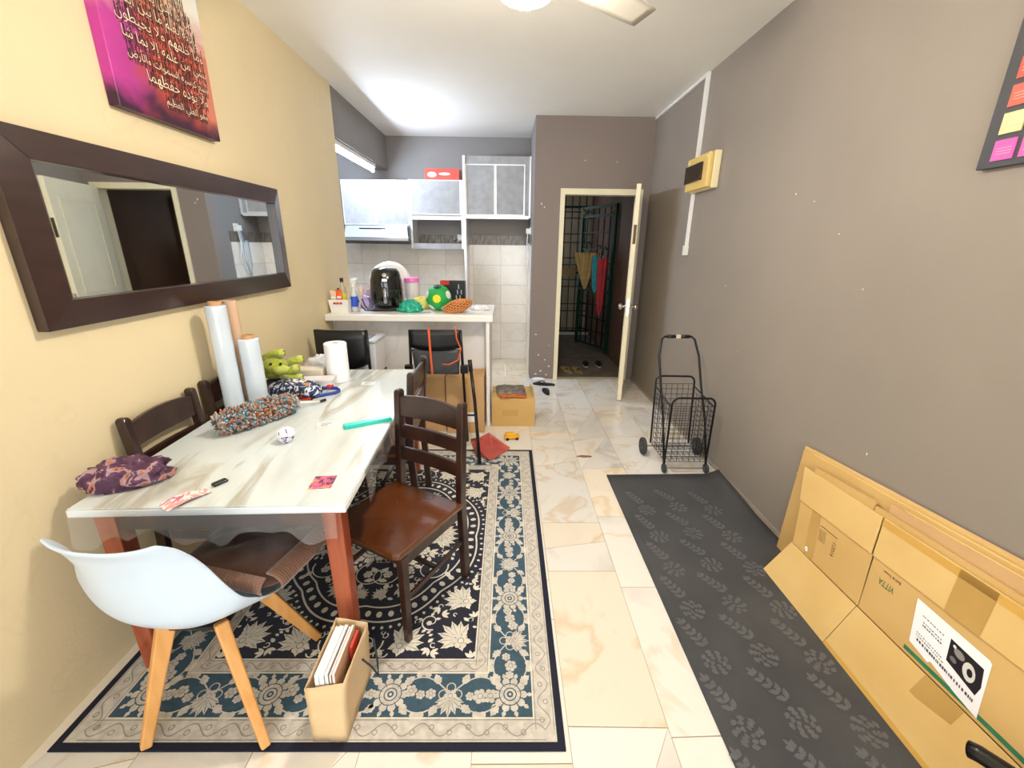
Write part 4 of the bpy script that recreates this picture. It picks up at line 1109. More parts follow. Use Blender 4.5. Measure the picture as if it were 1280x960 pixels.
for k, (x, w, z1, c) in enumerate(((-.030,.012,.315,0),(-.012,.014,.320,0),(.006,.010,.325,2),(.019,.008,.318,4),(.031,.009,.325,3),(.046,.009,.30,5))):
    lab = ['thick white booklet standing in the paper bag beside its left side', 'white booklet with dark gutter in the paper bag', 'pale grey booklet in the middle of the paper bag', 'brown slim booklet in the paper bag', 'tan booklet with rounded spine in the paper bag', 'red folded leaflet at the back of the paper bag'][k]
    b = thing('booklet', lab, 'booklet', (0,0,0), 0, 'booklets in the paper bag')
    Mx = T(-.562, .968, RZ, rad(-2)) @ T(x*.86-.003, .02, .010, 0, rad(6), rad(5))
    y0, y1 = (0, .165) if k < 5 else (.10, .165)
    obj('cover', G().box(-w/2, -w/2+.0012, y0, y1, 0, z1-.02, Mx).box(w/2-.0012, w/2, y0, y1, 0, z1-.02, Mx), mat('booklet_'+bk_c[c], bk_c[c], .5), b)
    obj('pages', G().box(-w/2+.0012, w/2-.0012, y0+.002, y1-.002, 0, z1-.022, Mx), mat('pages_white', 'F3F1EC', .7) if k != 5 else MATS['booklet_C8402E'], b)

# ================================================================== CARTONS AND FLOOR BITS
def carton(label, x0, x1, y0, y1, h, m, loc_z=0, open_=False):
    t = thing('cardboard_box', label, 'box', ((x0+x1)/2, y0, loc_z)); w = (x1-x0)/2; d = y1-y0
    if not open_:
        obj('body', G().box(-w, w, 0, d, 0, h), m, t, bevel=.004)
        obj('tape', G().box(-.025, .025, -.0008, d+.0008, h-.06, h+.0008), m_tape, t)
    else:
        for nme, b in (('front_panel', (-w,w,0,.006,0,h)), ('back_panel', (-w,w,d-.006,d,0,h)), ('side_panel', (-w,-w+.006,.006,d-.006,0,h)), ('side_panel', (w-.006,w,.006,d-.006,0,h)), ('bottom', (-w+.006,w-.006,.006,d-.006,0,.006))):
            obj(nme, G().box(*b), m, t)
    return t
bx = carton('tan cardboard box with a knitted cloth on top, at the end of the counter', -.118, .266, 3.54, 3.90, .262, m_card, 0, True)
for nme, q in (('flap', [(-.19,.004,.262),(.19,.004,.262),(.185,.16,.266),(-.185,.16,.266)]), ('flap', [(-.19,.356,.262),(.19,.356,.262),(.185,.20,.258),(-.185,.20,.258)]), ('flap', [(.188,.03,.262),(.188,.33,.262),(.16,.33,.30),(.16,.03,.30)])):
    obj(nme, slab(G(), q, .004), m_card2 if nme else m_card, bx)
obj('label_print', G().box(-.10,.04,-.0012,0,.10,.16), mat('faint_print', 'C49C5C', .8), bx)
kc = thing('knitted_cloth', 'grey and orange knitted cloth folded on the tan cardboard box', 'cloth', (.055, 3.69, .272), rad(4))
m_kn = mat('knit_grey', '565C78', .95, col2='A08C60', scale=26); m_kno = mat('knit_orange', 'D27E42', .95, col2='A9502A', scale=30)
def knit(w, d, h, seed, M=None):
    def fn(u, v):
        x = (u-.5)*w; y = (v-.5)*d; e = min(u, 1-u, v, 1-v)
        z = h*(1-math.exp(-e*14))+.006*noise.noise(Vector((x*30, y*30, seed)))+.012*noise.noise(Vector((x*9, y*9, seed)))*(e > .02)
        return (x+.01*noise.noise(Vector((u*4, v*4, seed+3))), y+.01*noise.noise(Vector((u*4, v*4, seed+7))), max(.002, z))
    return G().grid(fn, 26, 22, M)
obj('folded_layer', knit(.27,.26,.035,1, T(0,.04,0)), m_kn, kc, smooth=True)
obj('orange_layer', G().grid(lambda u, v: ((u-.5)*.23+.01*sin(v*9), -.10-.055*v-(.01*sin(u*9)), .016-.0*v-(.055*max(0,v-.80))), 16, 12), m_kno, kc, smooth=True, solid=.008)
c1 = carton('large brown cardboard box under the counter beside the folded black chair legs', -.50, -.18, 3.40, 3.68, .50, m_card3)
c2 = carton('large brown cardboard box under the counter behind the wooden chairs', -.86, -.51, 3.42, 3.68, .495, m_card3)
obj('shipping_label', G().box(.02,.10,-.0015,0,.10,.19), m_paper, c1)
# red dustpan
dp = thing('dustpan', 'faded red plastic dustpan lying at the rug corner', 'dustpan', (-.085, 3.00, RZ), rad(53))
m_dp = mat('faded_red_plastic', 'B5544A', .5, var=.12, scale=12)
def pan_(u, v):
    x = (u-.5)*(.26-.04*(1-v)); y = .20*(1-v)-.06; s = abs(2*u-1)
    z = .003+.095*max(0, 1-v*4.5)**1.2
    z = max(z, .003+(.095*(1-.85*v))*max(0, (s-.88)/.12))
    return (x, y, z)
obj('pan', G().grid(pan_, 41, 25), m_dp, dp, smooth=True, solid=.003)
obj('handle', G().tube([(0,.13,.085),(0,.17,.075),(-.03,.21,.06)], .012, 8), m_dp, dp, smooth=True)
# toy vehicle
tv = thing('toy_truck', 'small yellow toy truck on the marble floor beside the dustpan', 'toy', (.058, 3.275, 0), rad(8))
m_ty = mat('toy_yellow', 'F0B01E', .35)
obj('body', G().box(-.065,.065,-.028,.028,.012,.035), m_ty, tv, bevel=.005); obj('cab', G().box(-.055,.02,-.025,.025,.035,.058), m_ty, tv, bevel=.006)
for x in (-.04,.04):
    for y in (-.028,.028): obj('wheel', G().lathe([(0,-.005),(.013,-.005),(.013,.005),(0,.005)], 12, T(x,y,.013,0,rad(90)), cap=False), m_black, tv)
# flip-flops by the door
m_ff = mat('black_foam', '1C1D20', .7)
def sole(L, w): return [((w*.5*(.72+.28*abs(cos(pi*(t-.08))))*(1 if t < .5 else 1))*0, 0) for t in ()] or None
def foot_outline(L=.26, w=.095, n=14):
    R_ = []
    for i in range(n+1):
        t = i/n; ww = w/2*(sin(pi*min(1, max(0, t*.94+.03)))**.45)*(.74+.26*t); R_.append((ww, -L/2+L*t))
    return R_+[(-x, y) for x, y in reversed(R_)]
def flipflop(label, x, y, z, rz, mm, group, name='flip_flop', strap=True, scale=1):
    t = thing(name, label, 'shoe', (x, y, z), rz, group); t.scale = (scale,)*3
    obj('sole', G().prism(foot_outline(), 0, .018), mm, t, bevel=.004)
    if strap:
        obj('strap', G().tube([(-.042,-.01,.014),(-.036,.03,.04),(0,.085,.022),(.036,.03,.04),(.042,-.01,.014)], .0055, 6), mm, t, smooth=True)
    else:
        obj('upper', G().grid(lambda u, v: ((.046-.010*abs(v-.4))*cos(pi*u), -.03+.14*v, .016+.045*sin(pi*u)*(1-.45*v)), 12, 8), mm, t, smooth=True, solid=.004)
    return t
flipflop('black rubber flip-flop lying sideways at the foot of the brown wall', .455, 4.755, 0, rad(78), m_ff, 'flip-flops by the entrance')
flipflop('black rubber flip-flop lying nearer the cardboard box than its pair', .455, 4.49, 0, rad(8), m_ff, 'flip-flops by the entrance', scale=.85)
m_san = mat('olive_brown_leather', '9A8555', .6, var=.15); m_bs = mat('dark_canvas', '2A2A2E', .7)
flipflop('olive brown sandal outside the door, beside the left jamb', .80, 5.42, -.02, rad(25), m_san, 'sandals outside the door', 'sandal', False)
flipflop('olive brown sandal outside the door, beside the black shoes', .95, 5.40, -.02, rad(18), m_san, 'sandals outside the door', 'sandal', False)
for lab, x in (('black shoe with pale sole in the corridor, beside the olive sandals', 1.12), ('black shoe with pale sole in the corridor, beside the brown wall', 1.30)):
    s_ = flipflop(lab, x, 5.72, -.02, rad(-6), m_bs, 'black shoes in the corridor', 'shoe', False)
    obj('sole_edge', G().prism([(a*1.05, b*1.02) for a, b in foot_outline()], 0, .012), mat('pale_rubber', 'C9C2B4', .6), s_)
# scraps
o = obj('paper_scrap', crumple(G(), .07, .04, .03, 4, amp=.5), m_paper, smooth=True); o.location = (.40, 4.93, 0); tag(o, 'crumpled white paper scrap at the foot of the brown wall', 'paper')
o = obj('wood_chip', G().prism([(-.06,0),(-.02,.018),(.055,.01),(.06,-.006),(.0,-.016)], 0, .006), mat('chip_brown', '8A5A3A', .7), bevel=.002); o.location = (.615, 2.96, 0); tag(o, 'small brown wood chip on the marble floor', 'debris')

# ================================================================== FOLDING CHAIRS
m_vin = mat('black_vinyl', '0E0F12', .35); m_tube = mat('black_tube', '141416', .3, .4); m_gseat = mat('grey_vinyl', '4B4E52', .4)
def curved_pad(w, z0, z1, y, bow, sag, th, n=13, m=5):
    def fn(u, v):
        s = 2*u-1; zb_ = z0+sag*s*s; return (s*w/2, y+bow*(1-s*s), zb_+(z1-zb_)*v)
    return G().grid(fn, n, m)
e = thing('padded_chair', 'black padded chair facing the counter with a white bin on its seat', 'chair', (-1.208, 3.10, 0))
obj('backrest', curved_pad(.375, .655, .955, 0, -.03, .045, .03), m_vin, e, smooth=True, solid=.028)
for sx in (-1, 1):
    obj('back_post', G().tube([(sx*.185, .005, .95), (sx*.184, .015, .60), (sx*.182, .05, .50), (sx*.18, .02, 0)], .0115, 8), m_tube, e, smooth=True)
    obj('front_leg', G().tube([(sx*.20, .40, .52), (sx*.20, .42, 0)], .0115, 8), m_tube, e, smooth=True)
    obj('side_rail', G().tube([(sx*.182, .03, .52), (sx*.20, .41, .52)], .010, 8), m_tube, e, smooth=True)
obj('seat', G().box(-.20, .20, .02, .42, .525, .56), m_vin, e, bevel=.012, seg=3)
bn = thing('waste_bin', 'white plastic bin with grey slotted lid on the black padded chair', 'bin', (-1.135, 3.335, .562))
m_bin = mat('white_bin', 'E4E6EA', .35); m_lid = mat('grey_lid', 'BFC3C6', .4)
g = G(); w0, w1 = .125, .14
g.add([(-w0,-w0,0),(w0,-w0,0),(w0,w0,0),(-w0,w0,0),(-w1,-w1,.27),(w1,-w1,.27),(w1,w1,.27),(-w1,w1,.27)], [(3,2,1,0),(4,5,6,7),(0,1,5,4),(1,2,6,5),(2,3,7,6),(3,0,4,7)])
obj('body', g, m_bin, bn, bevel=.01, seg=3)
obj('lid', G().box(-.148,.148,-.148,.148,.27,.292), m_lid, bn, bevel=.006); obj('lid_opening', G().box(-.085,.085,-.10,.10,.290,.296), mat('lid_dark','6D7174',.5), bn, bevel=.004)
f = thing('folding_chair', 'folded black chair with an orange strap standing in front of the counter', 'chair', (-.535, 3.20, 0))
obj('backrest', curved_pad(.385, .775, .94, 0, .0, .03, .02), m_vin, f, smooth=True, solid=.024)
obj('seat', G().grid(lambda u, v: ((2*u-1)*.185*(1-.08*(1-v)), .03-.02*v, .585+.20*v), 9, 9), m_gseat, f, smooth=True, solid=.022)
for sx in (-1, 1):
    obj('back_post', G().tube([(sx*.192,.0,.938),(sx*.200,.012,.70),(sx*.225,.03,0)], .011, 8), m_tube, f, smooth=True)
    q_ = 1 if sx > 0 else .72
    k = obj('front_leg', G().tube([(sx*q_*.262,-.03,.70 if sx > 0 else .5),(sx*q_*.300,-.10,.40),(sx*q_*.350,-.385,RZ+.012)], .0125, 8), m_tube, f, smooth=True)
    if sx > 0: obj('leg_cap', G().tube([(sx*.261,-.028,.715),(sx*.270,-.045,.625)], .0165, 10), m_black, k, smooth=True)
    obj('hinge', G().box(sx*.215-.03, sx*.215+.03, -.022, .022, .60, .665), m_black, f, bevel=.006)
obj('crossbar', G().tube([(-.226,.02,.26),(.226,.02,.26)], .008, 8), m_tube, f); obj('crossbar', G().tube([(-.226,-.16,.31),(.31,-.16,.31)], .008, 8), m_tube, f)
m_org = mat('orange_strap', 'E0602A', .6)
obj('strap', G().grid(lambda u, v: (-.052+.016*u+.012*v, -.018-.006*sin(pi*v), .955-.36*v), 2, 12), m_org, f, solid=.002)
obj('strap_cord', G().tube([(.155,-.016,.97),(.160,-.02,.93),(.163,-.02,.88),(.195,-.018,.80),(.17,-.03,.71),(.10,-.03,.675),(.05,-.03,.68)], .0055, 6), m_org, f, smooth=True)
# ================================================================== THINGS ON THE TABLE
TT = TZ+.0006
def scarf_mat(name, a, b, c, d, sc=22):
    m, nt, bs = base_mat(name); L = nt.links; MATS[name] = m
    tc = N(nt, 'ShaderNodeTexCoord'); nz = N(nt, 'ShaderNodeTexNoise'); nz.inputs['Scale'].default_value = sc; nz.inputs['Detail'].default_value = 2; nz.inputs['Distortion'].default_value = 1.2
    L.new(tc.outputs['Object'], nz.inputs['Vector']); r = N(nt, 'ShaderNodeValToRGB'); r.color_ramp.interpolation = 'CONSTANT'; e = r.color_ramp.elements
    e[0].position = 0; e[0].color = (*lin(a), 1); e[1].position = .46; e[1].color = (*lin(b), 1)
    for p, q in ((.56, c), (.63, d), (.70, a)): x = e.new(p); x.color = (*lin(q), 1)
    L.new(nz.outputs[0], r.inputs[0]); L.new(r.outputs[0], bs.inputs['Base Color']); bs.inputs['Roughness'].default_value = .75; return m
o = obj('scarf', crumple(G(), .118, .068, .085, 2, amp=.30, freq=1.9, seg=48, rings=30), scarf_mat('purple_print_fabric', '4A2A42', '5E3A54', 'A98A92', 'B5683F'), smooth=True)
o.location = (-1.325, 1.345, TT); o.rotation_euler[2] = rad(24); tag(o, 'purple printed scarf bundled on the table corner', 'scarf')
t = thing('folded_brochure', 'pink and white folded brochure beside the black key fob on the table', 'brochure', (-1.045, 1.255, TT), rad(58))
m_bro = scarf_mat('pink_brochure_print', 'E6A0A0', 'F1E2DC', 'D0688A', 'B98AC0')
obj('leaf', G().add([(-.085,-.03,.0),(0-.02,-.035,.012),(0-.02,.03,.012),(-.085,.035,.0)], [(0,1,2,3)]), m_bro, t, solid=.001)
obj('leaf', G().add([(-.02,-.035,.012),(.045,-.03,.002),(.045,.012,.002),(-.02,.03,.012)], [(0,1,2,3)]), m_bro, t, solid=.001)
t = thing('key_fob', 'small black key fob on the table', 'key fob', (-1.005, 1.335, TT), rad(60))
obj('case', G().box(-.024,.024,-.012,.012,0,.010), m_black, t, bevel=.004, seg=3); obj('button', G().box(-.008,.010,-.005,.005,.010,.0112), mat('fob_grey','3A3A3C',.5), t)
t = thing('photo_card', 'small square pink and purple picture card on the table', 'card', (-.648, 1.345, TT), rad(6))
obj('card', G().box(-.038,.038,-.042,.042,0,.0015), scarf_mat('photo_print', '5A4048', 'D95A8A', 'E6A040', '6B4FA0'), t)
# duster with a chenille head
t = thing('duster', 'rainbow chenille duster with a white handle lying across the table', 'duster', (-1.150, 1.892, TT+.052), atan2(.30,.19))
dcol = [mat('chenille_'+c, c, .9) for c in ('B08A72', '8C9CA8', 'B9754E', '6FA0B0', 'C2AE9E', '5E5A5E')]
g = G(); r6 = random.Random(9)
for i in range(1700):
    x = r6.uniform(-.20,.165); a = r6.uniform(0, 2*pi); R = .054*sqrt(max(.05, 1-(abs(x+.02)/.20)**3)); R *= r6.uniform(.72, 1.0)
    p = Vector((x, R*cos(a), R*sin(a)*.92)); q = p+Vector((r6.uniform(-.007,.007), cos(a)*.014+r6.uniform(-.008,.008), sin(a)*.013+r6.uniform(-.008,.008)))
    if q.z < -.047: q.z = -.047
    if p.z < -.047: p.z = -.047
    g.cur = r6.randrange(6); g.tube([p, q], .0044, 5)
obj('chenille_head', g, dcol, t, kind='stuff')
obj('core', G().tube([(-.19,0,0),(.17,0,0)], .034, 10), dcol[4], t, smooth=True)
obj('handle', G().tube([(.165,0,-.01),(.30,0,-.043)], .0055, 8), m_pvc, t, smooth=True); obj('handle_tip', G().tube([(.30,0,-.043),(.335,0,-.044)], .0075, 8), m_black, t, smooth=True)
# crumpled patterned paper ball
bm = bmesh.new(); bmesh.ops.create_icosphere(bm, subdivisions=2, radius=.036)
for v in bm.verts: v.co *= 1+.16*noise.noise(v.co*60)
g = G(); g.add([tuple(v.co) for v in bm.verts], [tuple(v.index for v in f_.verts) for f_ in bm.faces]); bm.free()
o = obj('paper_ball', g, scarf_mat('violet_check_paper', 'D9DCE8', 'F1F1F4', '6B3F7A', 'B5B9D0')); o.location = (-.935, 1.675, TT+.034); tag(o, 'small violet and white patterned paper ball beside the duster', 'paper ball')
# stretch film rolls
def film_mat():
    m = mat('stretch_film', 'D3DEE8', .18, var=.10, scale=3, coat=.6); return m
m_filmr = film_mat(); m_core = mat('cardboard_core', 'C9976A', .8)
def film_roll(label, x, y, r, h, seed):
    t = thing('stretch_film_roll', label, 'film roll', (x, y, TT))
    prof = [(r*.60,.012),(r*.97,.012),(r,.018)]+[(r*(1+.012*sin(k*1.7+seed)), .02+(h-.045)*k/12) for k in range(13)]+[(r*.97,h-.018),(r*.60,h-.018)]
    obj('film', G().lathe(prof, 28, cap=False), m_filmr, t, smooth=True)
    obj('core', G().lathe([(r*.46,0),(r*.62,0),(r*.62,h),(r*.46,h),(r*.46,0)], 22, cap=False), m_core, t, smooth=False)
    return t
film_roll('tall roll of clear stretch film standing on the table', -1.377, 2.05, .045, .545, 1)
film_roll('short roll of clear stretch film standing on the table', -1.284, 2.105, .047, .375, 2)
o = obj('cardboard_tube', G().lathe([(.024,0),(.033,0),(.033,.535),(.024,.535),(.024,0)], 22, cap=False), mat('pale_tube', 'D8B294', .7)); o.location = (-1.383, 2.165, TT); tag(o, 'bare pale cardboard tube standing behind the film rolls', 'tube')
# plush toy
m_pl = mat('lime_plush', 'A3AE33', .95, var=.2, scale=40, bump=.5, bscale=200, sheen=.5); m_pl2 = mat('pale_lime_plush', 'B9C25A', .95, var=.15, scale=40, bump=.5, bscale=200)
t = thing('plush_toy', 'lime green plush animal slumped on the table against the pile', 'plush toy', (-1.315, 2.385, .797), rad(20))
fuz = lambda d: 1+.05*noise.noise(d*9)
obj('body', G().ball((-.025,.02,.045), .062, 22, 14, (1.15,.9,.72), fn=fuz), m_pl, t, smooth=True)
hd = obj('head', G().ball((-.01,-.01,.085), .060, 22, 14, (1.15,.95,.85), fn=fuz), m_pl, t, smooth=True)
obj('muzzle', G().ball((.022,-.052,.070), .036, 18, 10, (1.25,.85,.8), fn=fuz), m_pl2, hd, smooth=True)
for x, y, z in ((-.022,-.060,.108),(.028,-.066,.106)): obj('eye', G().ball((x,y,z), .0085, 10, 7), m_black, hd, smooth=True)
for p in ([(-.05,-.0,.10),(-.055,.0,.135),(-.01,-.01,.158),(.03,-.02,.160)], [(.03,-.03,.05),(.07,-.055,.055),(.10,-.07,.075)], [(.02,-.04,.03),(.07,-.075,.020),(.115,-.085,.022)], [(.05,.0,.09),(.085,.0,.105),(.12,.0,.11)]):
    obj('limb', G().tube(p, .019, 10, r1=.021), m_pl, t, smooth=True); x1, y1, z1 = p[-1]
    k = obj('paw', G().ball((x1,y1,z1), .0245, 12, 8, fn=fuz), m_pl2, t, smooth=True); gc = G()
    for q in (-1, 0, 1): gc.ball((x1+.020, y1-.010+.0*q, z1+q*.011), .0042, 6, 4)
    obj('claws', gc, m_black, k)
o = obj('dark_case', G().box(-.075,.085,-.05,.055,0,.055), mat('case_dark', '23232A', .5), bevel=.008, seg=3); o.location = (-1.315, 2.385, TT); o.rotation_euler[2] = rad(5); tag(o, 'dark soft case under the lime green plush animal', 'case')
# pile of pouches, papers and cables
m_bag = mat('white_plastic_bag', 'E6E6EA', .35, var=.05)
o = obj('plastic_bag', crumple(G(), .115, .075, .12, 6, amp=.35, freq=1.8, seg=44, rings=26), m_bag, smooth=True); o.location = (-1.165, 2.69, TT); tag(o, 'crumpled white plastic bag beside the paper towel roll', 'plastic bag')
t = thing('cream_box', 'low cream carton at the back of the table beside the plush toy', 'box', (-1.24, 2.52, TT), rad(4))
obj('carton', G().box(-.10,.13,-.045,.05,0,.085), mat('cream_carton', 'DED2BE', .6, var=.1), t, bevel=.004); obj('red_stripe', G().box(.02,.1312,-.0462,.0,.03,.045), mat('stripe_red','B5312E',.5), t)
t = thing('red_folder', 'flat red folder under the navy pouch on the table', 'folder', (-1.165, 2.235, TT), rad(3))
obj('cover', G().box(-.135,.11,-.055,.06,0,.012), mat('red_folder_plastic', 'C4382C', .4), t, bevel=.003); obj('spine', G().box(.108,.114,-.055,.06,0,.014), m_black, t)
t = thing('navy_pouch', 'navy printed pouch with an orange panel piled on the red folder', 'pouch', (-1.16, 2.24, TT+.0125), rad(3))
obj('body', crumple(G(), .135, .07, .085, 8, amp=.18, freq=1.6, seg=40, rings=22), scarf_mat('pouch_print', '25365E', 'D9D9DE', '2B3F70', '1B2238'), t, smooth=True)
obj('orange_panel', G().add([(.03,-.066,.02),(.075,-.060,.02),(.095,-.02,.075),(.055,-.03,.078)], [(0,1,2,3)]), mat('orange_card', 'C98A3F', .6), t, solid=.004)
g = thing('black_cable', 'coil of black cable draped over the navy pouch', 'cable', (-1.185, 2.205, TT+.02), rad(3))
for k in range(3):
    obj('cable_loop', G().tube([(.055*cos(a)+.035*k-.03, -.055+.012*sin(a), .045+.048*sin(a)) for a in (2*pi*i/26 for i in range(26))], .0034, 6, closed=True), m_black, g, smooth=True)
o = obj('blue_strap', G().tube([(-1.075,2.22,TT+.012),(-1.02,2.235,TT+.012),(-.955,2.28,TT+.012),(-.945,2.32,TT+.012),(-.975,2.355,TT+.012),(-1.03,2.365,TT+.012),(-1.075,2.35,TT+.012)], .0022, 6, flat=5), mat('blue_webbing', '2C459A', .5), smooth=True); tag(o, 'blue webbing strap looping out of the pouch pile', 'strap')
o = obj('paper_stack', G().box(-.10,.10,-.05,.05,0,.05).box(-.07,.11,-.055,.04,.051,.062), mat('paper_grey_white', 'E1DEDC', .7, var=.08, scale=10)); o.location = (-1.115, 2.40, TT); o.rotation_euler[2] = rad(10); tag(o, 'stack of white papers between the plush toy and paper towel roll', 'paper stack')
o = obj('red_clip', G().ball((0,0,.018), .018, 10, 6, (1.4,1,1)), mat('clip_red', 'D2283A', .4), smooth=True); o.location = (-1.025, 2.375, TT); tag(o, 'small red plastic knob beside the blue strap', 'clip')
# paper towel roll
t = thing('paper_towel_roll', 'white paper towel roll standing on the table', 'paper towel', (-1.035, 2.545, TT))
obj('paper', G().lathe([(.022,.0),(.062,0),(.0655,.004),(.0655,.236),(.062,.24),(.022,.24),(.022,0)], 32, cap=False), mat('tissue_white', 'F4F4F6', .85, bump=.25, bscale=150), t, smooth=False)
obj('core', G().lathe([(.019,.001),(.022,.001),(.022,.236),(.019,.236),(.019,.001)], 20, cap=False), m_core, t)
# turquoise ruler case and leaflets
t = thing('turquoise_case', 'long turquoise plastic case on the table edge', 'case', (-.652, 1.866, TT), rad(30))
m_tq = mat('turquoise_plastic', '25C2AE', .3)
obj('tray', G().box(-.105,.115,-.019,.019,0,.013), m_tq, t, bevel=.003); obj('lid', G().box(-.103,.113,-.017,.017,.0132,.018), mat('turquoise_light', '3FD6C2', .25), t, bevel=.002)
m_lf = mat('leaflet_paper', 'D9DBD8', .6, var=.15, scale=30)
for lab, x, y, r_, a, b in (('pale printed leaflet lying flat beside the turquoise case', -.838, 1.862, 20, .045, .035), ('small pale leaflet on the table beside the paper towel roll', -.838, 2.49, 5, .04, .03)):
    t = thing('leaflet', lab, 'leaflet', (x, y, TT), rad(r_)); obj('sheet', G().box(-a,a,-b,b,0,.0006), m_lf, t)
    g = G()
    for k in range(3): g.box(-a*.6,a*(.1+.2*k),-b*.5+k*b*.4,-b*.5+k*b*.4+.006,.0006,.0008)
    obj('print', g, mat('leaflet_print', '8C8C94', .6), t)

# ================================================================== THINGS ON THE COUNTER
CZ1 = 1.0005
t = thing('storage_basket', 'white plastic basket of bottles on the counter end', 'basket', (-1.392, 3.660, CZ1))
a, b = .068, .082
def bw_(x0, y0, x1, y1): return [(x0[0],x0[1],0),(y0[0],y0[1],0),(y1[0],y1[1],.105),(x1[0],x1[1],.105)]
cb = [(-a,-.055),(a,-.055),(a,.055),(-a,.055)]; ctp = [(-b,-.066),(b,-.066),(b,.066),(-b,.066)]
for i in range(4): obj('wall_panel', slab(G(), bw_(cb[i], cb[(i+1)%4], ctp[i], ctp[(i+1)%4]), .003), m_white, t)
obj('bottom', G().box(-a,a,-.055,.055,0,.003), m_white, t); obj('rim', G().tube([(x,y,.105) for x,y in ctp], .005, 6, closed=True), m_white, t)
g = G()
for k, c in enumerate((-.03,-.005,.022)): g.add([(c-.012,-.0705,.072),(c+.012,-.0705,.072),(c+.010,-.0722,.088),(c-.010,-.0722,.088)], [(0,1,2,3)])
obj('red_print', g, mat('basket_red', 'C93A3A', .5), t)
def bottle(label, x, y, z, r, h, mb, mc, neck=.3, cap='plain', lab_m=None, group='bottles in the white basket'):
    t = thing('bottle', label, 'bottle', (x, y, z), 0, group)
    obj('glass', G().lathe([(r*.9,0),(r,.006),(r,h*.62),(r*.85,h*.70),(r*neck,h*.80),(r*neck,h*.92)], 18), mb, t, smooth=True)
    if lab_m: obj('wrap_label', G().lathe([(r*1.01,h*.18),(r*1.01,h*.55)], 18, cap=False), lab_m, t, smooth=True)
    k = obj('cap', G().lathe([(r*neck*1.15,h*.88),(r*neck*1.15,h),(0,h)], 14, cap=False), mc, t, smooth=False)
    if cap == 'spray': obj('trigger', G().box(-.008,.030,-.008,.008,h,h+.022).box(-.030,-.008,-.006,.006,h-.02,h+.016), mc, k, bevel=.003)
    return t
m_oil = mat('oil_clear', 'B5AA86', .15, coat=.4); m_ylab = mat('yellow_label', 'D9C832', .5); m_clear = mat('clear_pet', 'C6CBCE', .12, coat=.5); m_blue = mat('blue_label', '2F55C4', .4)
bottle('oil bottle with black cap and yellow label standing in the white basket', -1.372, 3.665, 1.006, .029, .275, m_oil, m_black, .42, lab_m=m_ylab)
bottle('small dark bottle with blue cap in the white basket', -1.415, 3.685, 1.006, .022, .19, mat('dark_glass', '3F4A44', .2), mat('cap_navy', '26345E', .4), .45)
bottle('clear water bottle with blue label beside the white basket', -1.290, 3.690, CZ1, .030, .235, m_clear, m_white, .4, lab_m=m_blue, group='bottles on the counter')
bottle('white trigger spray bottle behind the white basket', -1.318, 3.800, CZ1, .034, .25, mat('spray_white', 'E2E3E4', .35), m_white, .4, 'spray', group='bottles on the counter')
for lab, x, c, h in (('cream and orange sachet standing in the white basket', -1.437, 'E8C9A6', .175), ('bright orange sachet standing in the white basket', -1.388, 'EE6A26', .180)):
    t = thing('sachet', lab, 'sachet', (x, 3.622, 1.008), rad(3), 'sachets in the white basket')
    obj('pouch', G().grid(lambda u, v: ((u-.5)*.050, -.006*sin(pi*u)*sin(pi*v), h*v), 8, 8), mat('sachet_'+c, c, .4, var=.12, scale=40), t, smooth=True, solid=.006)
    obj('print', G().box(-.016,.016,-.0115,-.0105,h*.62,h*.72), m_paper, t)
t = thing('wooden_spatula', 'pale wooden spatula leaning beside the white basket', 'spatula', (-1.225, 3.625, CZ1), rad(10))
obj('blade', G().ball((.012,.03,.195), .03, 12, 8, (.62,.2,1.0)), mat('spatula_wood', 'D9BFA6', .6), t, smooth=True); obj('handle', G().tube([(-.006,-.005,.004),(.010,.026,.175)], .005, 8), MATS['spatula_wood'], t, smooth=True)
# air fryer on a black wire stand
m_gb = mat('gloss_black', '08080A', .12, coat=.5)
t = thing('air_fryer', 'glossy black air fryer with silver handle on the counter', 'air fryer', (-1.060, 3.875, CZ1+.012), rad(10))
sec = lambda r, z, n=28: [(r*cos(a)*(1 if True else 1), r*.98*sin(a), z) for a in (2*pi*i/n for i in range(n))]
obj('body', G().lathe([(.0,.0),(.128,0),(.140,.02),(.143,.12),(.134,.24),(.118,.31),(.094,.338),(.05,.347),(0,.348)], 36, cap=False), m_gb, t, smooth=True)
obj('drawer_seam', G().lathe([(.1425,.155),(.1435,.158),(.1415,.161)], 36, cap=False), mat('seam_grey', '2A2A2D', .4), t)
h_ = obj('handle', G().tube([(0,-.140,.055),(0,-.165,.065),(0,-.166,.12),(0,-.158,.165),(0,-.138,.175)], .017, 12), mat('silver_trim', 'A9ADB5', .2, .8), t, smooth=True)
obj('badge', G().box(-.022,.022,-.140,-.128,.235,.26), mat('badge_silver', 'C6CAD0', .2, .8), t, bevel=.003)
obj('knob', G().lathe([(0,0),(.02,0),(.018,.012),(0,.013)], 16, T(0,-.118,.285,0,rad(68)), cap=False), MATS['badge_silver'], t)
t = thing('wire_stand', 'black bent wire rack under the air fryer', 'rack', (-1.065, 3.83, CZ1))
obj('wire_loop', G().tube([(-.21,-.10,.10),(-.185,-.105,.045),(-.15,-.115,.008),(-.05,-.135,.006),(.08,-.13,.006),(.14,-.10,.006),(.17,-.05,.006)], .005, 8), m_blk, t, smooth=True)
obj('wire_loop', G().tube([(-.185,-.06,.10),(-.165,-.07,.045),(-.13,-.085,.007),(0,-.10,.006),(.12,-.09,.006),(.16,-.03,.006)], .005, 8), m_blk, t, smooth=True)
